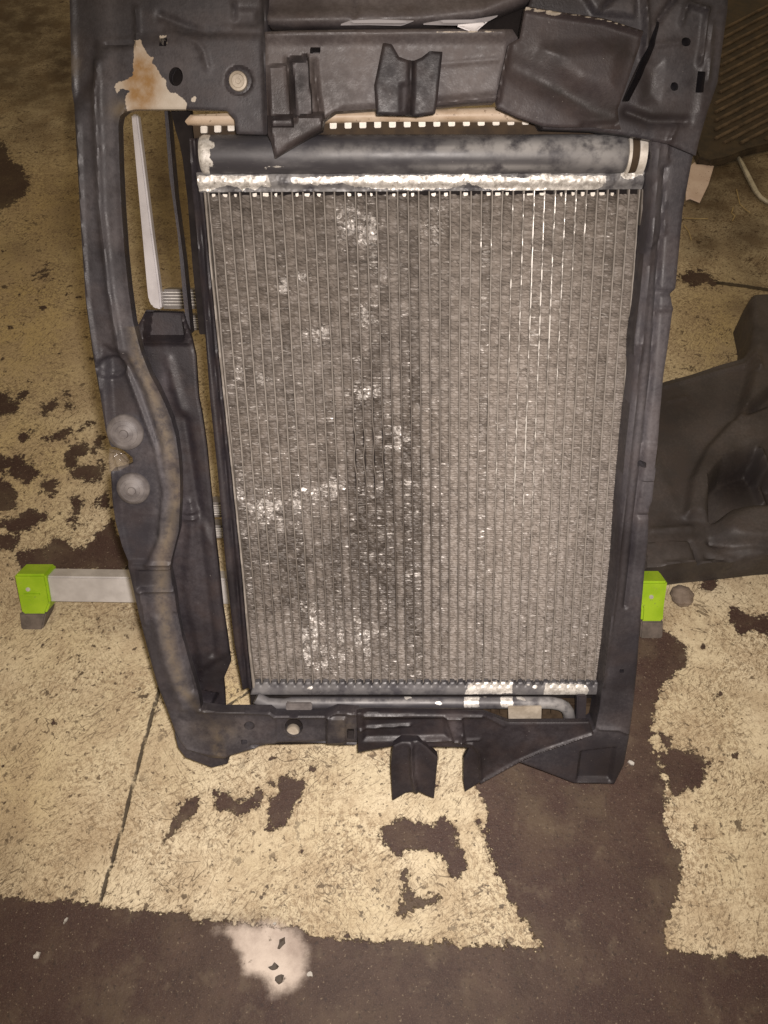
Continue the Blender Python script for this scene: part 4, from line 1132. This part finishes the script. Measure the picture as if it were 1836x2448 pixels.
# ------------------------------------------------------------------ black plastic trim lying to the right
TRM = Plane((0, 0, 0.055), (1, 0, 0), (0, 1, 0))
trim = thing('wheel_arch_liner', FLOOR.at(1720, 1200), 'black moulded plastic car trim with curved arch, lying right of the frame', 'car part')
relief('shell', TRM, [(1460, 965), (1590, 912), (1650, 895), (1720, 872), (1783, 855), (1788, 800), (1776, 745), (1786, 732), (1960, 724), (1960, 1325), (1836, 1332), (1760, 1341), (1650, 1352), (1570, 1362), (1460, 1366)], 0.0, M['plastic_trim'], trim, (),
       [('poly', [(1783, 728), (1960, 720), (1960, 900), (1880, 905), (1820, 960), (1760, 1010), (1790, 900)], 0.03, 0.03),
        ('poly', [(1640, 1235), (1655, 1150), (1690, 1080), (1745, 1020), (1836, 985), (1960, 970), (1960, 1040), (1836, 1058), (1770, 1082), (1715, 1130), (1690, 1190), (1685, 1240)], 0.018, 0.03),
        ('poly', [(1694, 1150), (1728, 1110), (1805, 1088), (1830, 1120), (1960, 1150), (1960, 1230), (1836, 1218), (1740, 1218), (1705, 1245)], -0.05, 0.03),
        ('poly', ell(1815, 1270, 100, 52, 24), 0.03, 0.06), ('line', [(1700, 1296), (1750, 1310), (1836, 1315), (1950, 1306)], -0.008, 0.006), ('line', [(1690, 1330), (1750, 1342), (1836, 1340)], -0.005, 0.004),
        ('poly', [(1540, 1302), (1648, 1297), (1668, 1362), (1540, 1366)], 0.008, 0.006), ('line', [(1648, 1297), (1672, 1365)], -0.006, 0.004),
        ('line', [(1590, 925), (1700, 893), (1790, 870)], 0.004, 0.004), ('line', [(1815, 1080), (1835, 1130), (1850, 1165)], 0.012, 0.006), ('line', [(1600, 960), (1640, 950)], 0.003, 0.003),
        ('line', [(1560, 1090), (1620, 1230)], 0.003, 0.01), ('line', [(1786, 740), (1784, 850), (1800, 905)], 0.008, 0.006), ('line', [(1640, 1235), (1655, 1150), (1690, 1080), (1745, 1020), (1836, 985), (1950, 968)], 0.006, 0.006),
        ('line', [(1560, 1268), (1650, 1262)], 0.004, 0.005), ('line', [(1590, 1357), (1660, 1350), (1760, 1338), (1950, 1322)], 0.004, 0.005)],
       depth=0.054, cell=0.0032, cap=False, wob=0.0012, attrs={'dust': [lambda p: blob(p, 1820, 820, 40, 90, .5), lambda p: blob(p, 1790, 1030, 80, 30, .4), lambda p: blob(p, 1600, 1340, 50, 25, .4)],
                                                             'grease_shade': [lambda p: blob(p, 1760, 1160, 70, 50, 1), lambda p: blob(p, 1600, 980, 120, 60, .5)]})  # shade of the deep pocket painted into the plastic

# ------------------------------------------------------------------ ribbed mat, top right
mat = thing('rubber_mat', FLOOR.at(1780, 200), 'dark ribbed rubber mat on the floor beyond the frame, beside the bent steel rod', 'mat')
MP = Plane((0, 0, 0.022), (1, 0, 0), (0, 1, 0))
solid('mat_sheet', MP, [(1640, -120), (2300, -120), (2300, 300), (1900, 338), (1836, 345), (1790, 356), (1740, 376), (1700, 384), (1670, 376), (1655, 340), (1660, 200)], 0.0, 0.020, M['mat_rubber'], mat, 0.004)
MU = Plane((0, 0, 0.026), (1, 0, 0), (0, 1, 0))
hull = [(1716, -110), (2200, -110), (2200, 280), (1880, 330), (1800, 338), (1722, 350), (1706, 330), (1712, 200)]
for k in range(34):
    c0 = -260 + 21.0 * k
    pts = []
    for x in range(1700, 2210, 10):
        y = c0 + 345 - (x - 1700) * 0.52
        if inside(np.array([[x, y]]), hull)[0]:
            pts.append((x, y))
    if len(pts) < 3:
        continue
    sweep('rib', [MU.at(x, y, -0.003) for x, y in (pts[0], pts[len(pts) // 2], pts[-1])], 0.0046, M['rib_rubber'], mat, 8)

# ------------------------------------------------------------------ small things lying about
def sheet(name, pl, outline, h, mat_, lab, cat, curl=0.004, thick=0.0006, group=None, fun=None):
    loc = pl.at(*np.mean(np.array(outline), 0), h)
    o = relief(name, pl, outline, h, mat_, None, (), (), depth=thick, cell=0.003, cap=True, wob=curl, fun=fun)
    V = np.array(loc)
    o.data.transform(__import__('mathutils').Matrix.Translation(-Vector(V)))
    o.location = V
    return tag(o, lab, cat, group)


TOPP = Plane(FRONT.at(1000, 60, HF + 0.012), FRONT.u, FRONT.v + 0.8 * FRONT.n)
sheet('paper_sheet', TOPP, [(806, 62), (838, 50), (905, 47), (992, 51), (960, 63), (880, 61)], 0.0, M['shade_grey_paper'], 'flat greyish paper strip tucked along the top of the frame', 'paper', 0.0004)
pap = sheet('paper_sheet', TOPP, [(996, 60), (1060, 49), (1130, 48), (1196, 37), (1166, 53), (1152, 57), (1090, 62)], 0.001, M['shade_grey_paper'], 'paper sheet with a white pointed corner folded down over the frame edge', 'paper', 0.0006)
relief('folded_corner', TOPP, [(1084, 61), (1110, 59), (1165, 54), (1150, 66), (1136, 79), (1112, 72)], 0.0035, M['paper'], pap, (), (), depth=0.0006, cell=0.002, cap=True, wob=0.0006)
CARD = Plane((0, 0, 0.004), (1, 0, 0), (0, 1, 0.0))
sheet('card_scrap', CARD, [(1640, 404), (1662, 386), (1664, 392), (1708, 393), (1694, 440), (1673, 484), (1650, 474), (1640, 478), (1640, 440), (1636, 420)], 0.004, M['card'], 'creased pinkish card scrap lying on the dirty floor by the frame', 'card', 0.002, 0.0012)
rod_pts = [(1757, 374), (1768, 392), (1785, 426), (1800, 456), (1806, 466), (1816, 478), (1830, 488), (1860, 500), (1900, 508)]
rd = sweep('bent_rod', [FLOOR.at(x, y) + np.array([0, 0, 0.0065]) for x, y in rod_pts], [0.003, 0.0055, 0.006, 0.006, 0.0055, 0.0048, 0.0046, 0.0046, 0.0046], M['steel'], None, 12, loc=FLOOR.at(1790, 440))
tag(rd, 'bent bright steel rod lying on the dirty floor by the mat', 'rod')
# round lump beside the green foot
bm = bmesh.new()
bmesh.ops.create_icosphere(bm, subdivisions=4, radius=1)
cl = FLOOR.at(1626, 1432)
for v in bm.verts:
    d = np.array(v.co)
    j = 1 + 0.05 * math.sin(7 * d[0] + 2 * d[1]) + 0.05 * math.sin(9 * d[1] + 5 * d[2]) + 0.02 * math.sin(23 * d[0] + 17 * d[2])
    v.co = Vector(cl + np.array([d[0] * 0.0175 * j, d[1] * 0.0185 * j, 0.010 + max(d[2], -0.95) * 0.010 * j]))
lump = finish('stone', bm, M['stone'], None, loc=cl)
tag(lump, 'round flat grey stone lying beside the right green ladder foot', 'stone')
# torn clear film stuck in the notch of the side beam
film = relief('film_scrap', FRONT, [(262, 1072), (285, 1078), (300, 1088), (310, 1102), (306, 1116), (285, 1124), (262, 1128), (258, 1100)], HF - 0.002, M['film'], None, (),
              [('line', [(264, 1076), (290, 1082), (308, 1100), (316, 1118)], 0.005, 0.0018), ('line', [(262, 1126), (300, 1124)], 0.003, 0.0015), ('line', [(275, 1090), (285, 1120)], 0.003, 0.002)], depth=0.001, cell=0.0012, wob=0.0015)
_fl = FRONT.at(285, 1100, HF)
film.data.transform(__import__('mathutils').Matrix.Translation(-Vector(_fl)))
film.location = _fl
tag(film, 'torn clear plastic film caught in the side beam notch between two discs', 'plastic scrap')


def chip(name, x, y, s, mat_, lab, cat, group=None, a=0.0, asp=0.7, th=0.004):
    bm = bmesh.new()
    c = FLOOR.at(x, y)
    n = 9
    pts = []
    for k in range(n):
        t = 2 * math.pi * k / n
        r = s * random.uniform(0.55, 1.2)
        px, py = r * math.cos(t), asp * r * math.sin(t)
        pts.append((px * math.cos(a) - py * math.sin(a), px * math.sin(a) + py * math.cos(a)))
    top = [bm.verts.new(c + np.array([p[0], p[1], th * random.uniform(0.7, 1.2)])) for p in pts]
    f = bm.faces.new(top)
    r = bmesh.ops.extrude_face_region(bm, geom=[f])
    for e in r['geom']:
        if isinstance(e, bmesh.types.BMVert):
            e.co.z = 0.0006
            e.co.x = c[0] + (e.co.x - c[0]) * 1.12
            e.co.y = c[1] + (e.co.y - c[1]) * 1.12
    return tag(finish(name, bm, mat_, None, loc=c, soft=False), lab, cat, group)


g = 'dark chips on the plaster patch'
chip('stone_chip', 674, 2254, 0.0085, M['chip'], 'larger oblong dark chip upright on the pale plaster patch', 'chip', g, 1.1, 0.5)
chip('stone_chip', 655, 2313, 0.006, M['chip'], 'small dark chip in the middle of the pale plaster patch', 'chip', g, 0.2)
chip('stone_chip', 668, 2340, 0.006, M['chip'], 'brownish chip near the lower tip of the pale plaster patch', 'chip', g, 0.6, 0.8)
g = 'white crumbs on the dark floor'
chip('crumb', 90, 2283, 0.0046, M['crumb'], 'white crumb alone on the dark floor, near the lower left corner', 'crumb', g, 1.2)
chip('crumb', 158, 2202, 0.004, M['crumb'], 'thin white crumb on the dark floor just below the cream edge', 'crumb', g, 1.0, 0.35)
chip('crumb', 1507, 1824, 0.005, M['crumb'], 'white flake on bare concrete just right of the frame foot', 'crumb', g, -0.4, 0.45)
chip('crumb', 741, 2330, 0.004, M['crumb'], 'tiny white crumb at the right edge of the plaster patch', 'crumb', g)
chip('crumb', 657, 2209, 0.0035, M['crumb'], 'tiny white crumb on the upper edge of the plaster patch', 'crumb', g)
g = 'straw bits on the dirty floor'
for pts, lab in (([(1634, 540), (1646, 556), (1652, 576)], 'curved pale straw close to the right beam'), ([(1634, 523), (1660, 525), (1692, 525)], 'straight level straw below the card scrap'),
                 ([(1752, 498), (1748, 512), (1756, 518), (1750, 530)], 'crinkled short straw on the dark stain'), ([(1760, 455), (1768, 490), (1784, 505), (1792, 510)], 'long thin curved straw below the steel rod')):
    o = sweep('straw', [FLOOR.at(x, y) + np.array([0, 0, 0.0022]) for x, y in pts], 0.0014, M['straw'], None, 6, loc=FLOOR.at(*pts[1]))
    tag(o, lab, 'straw', g)
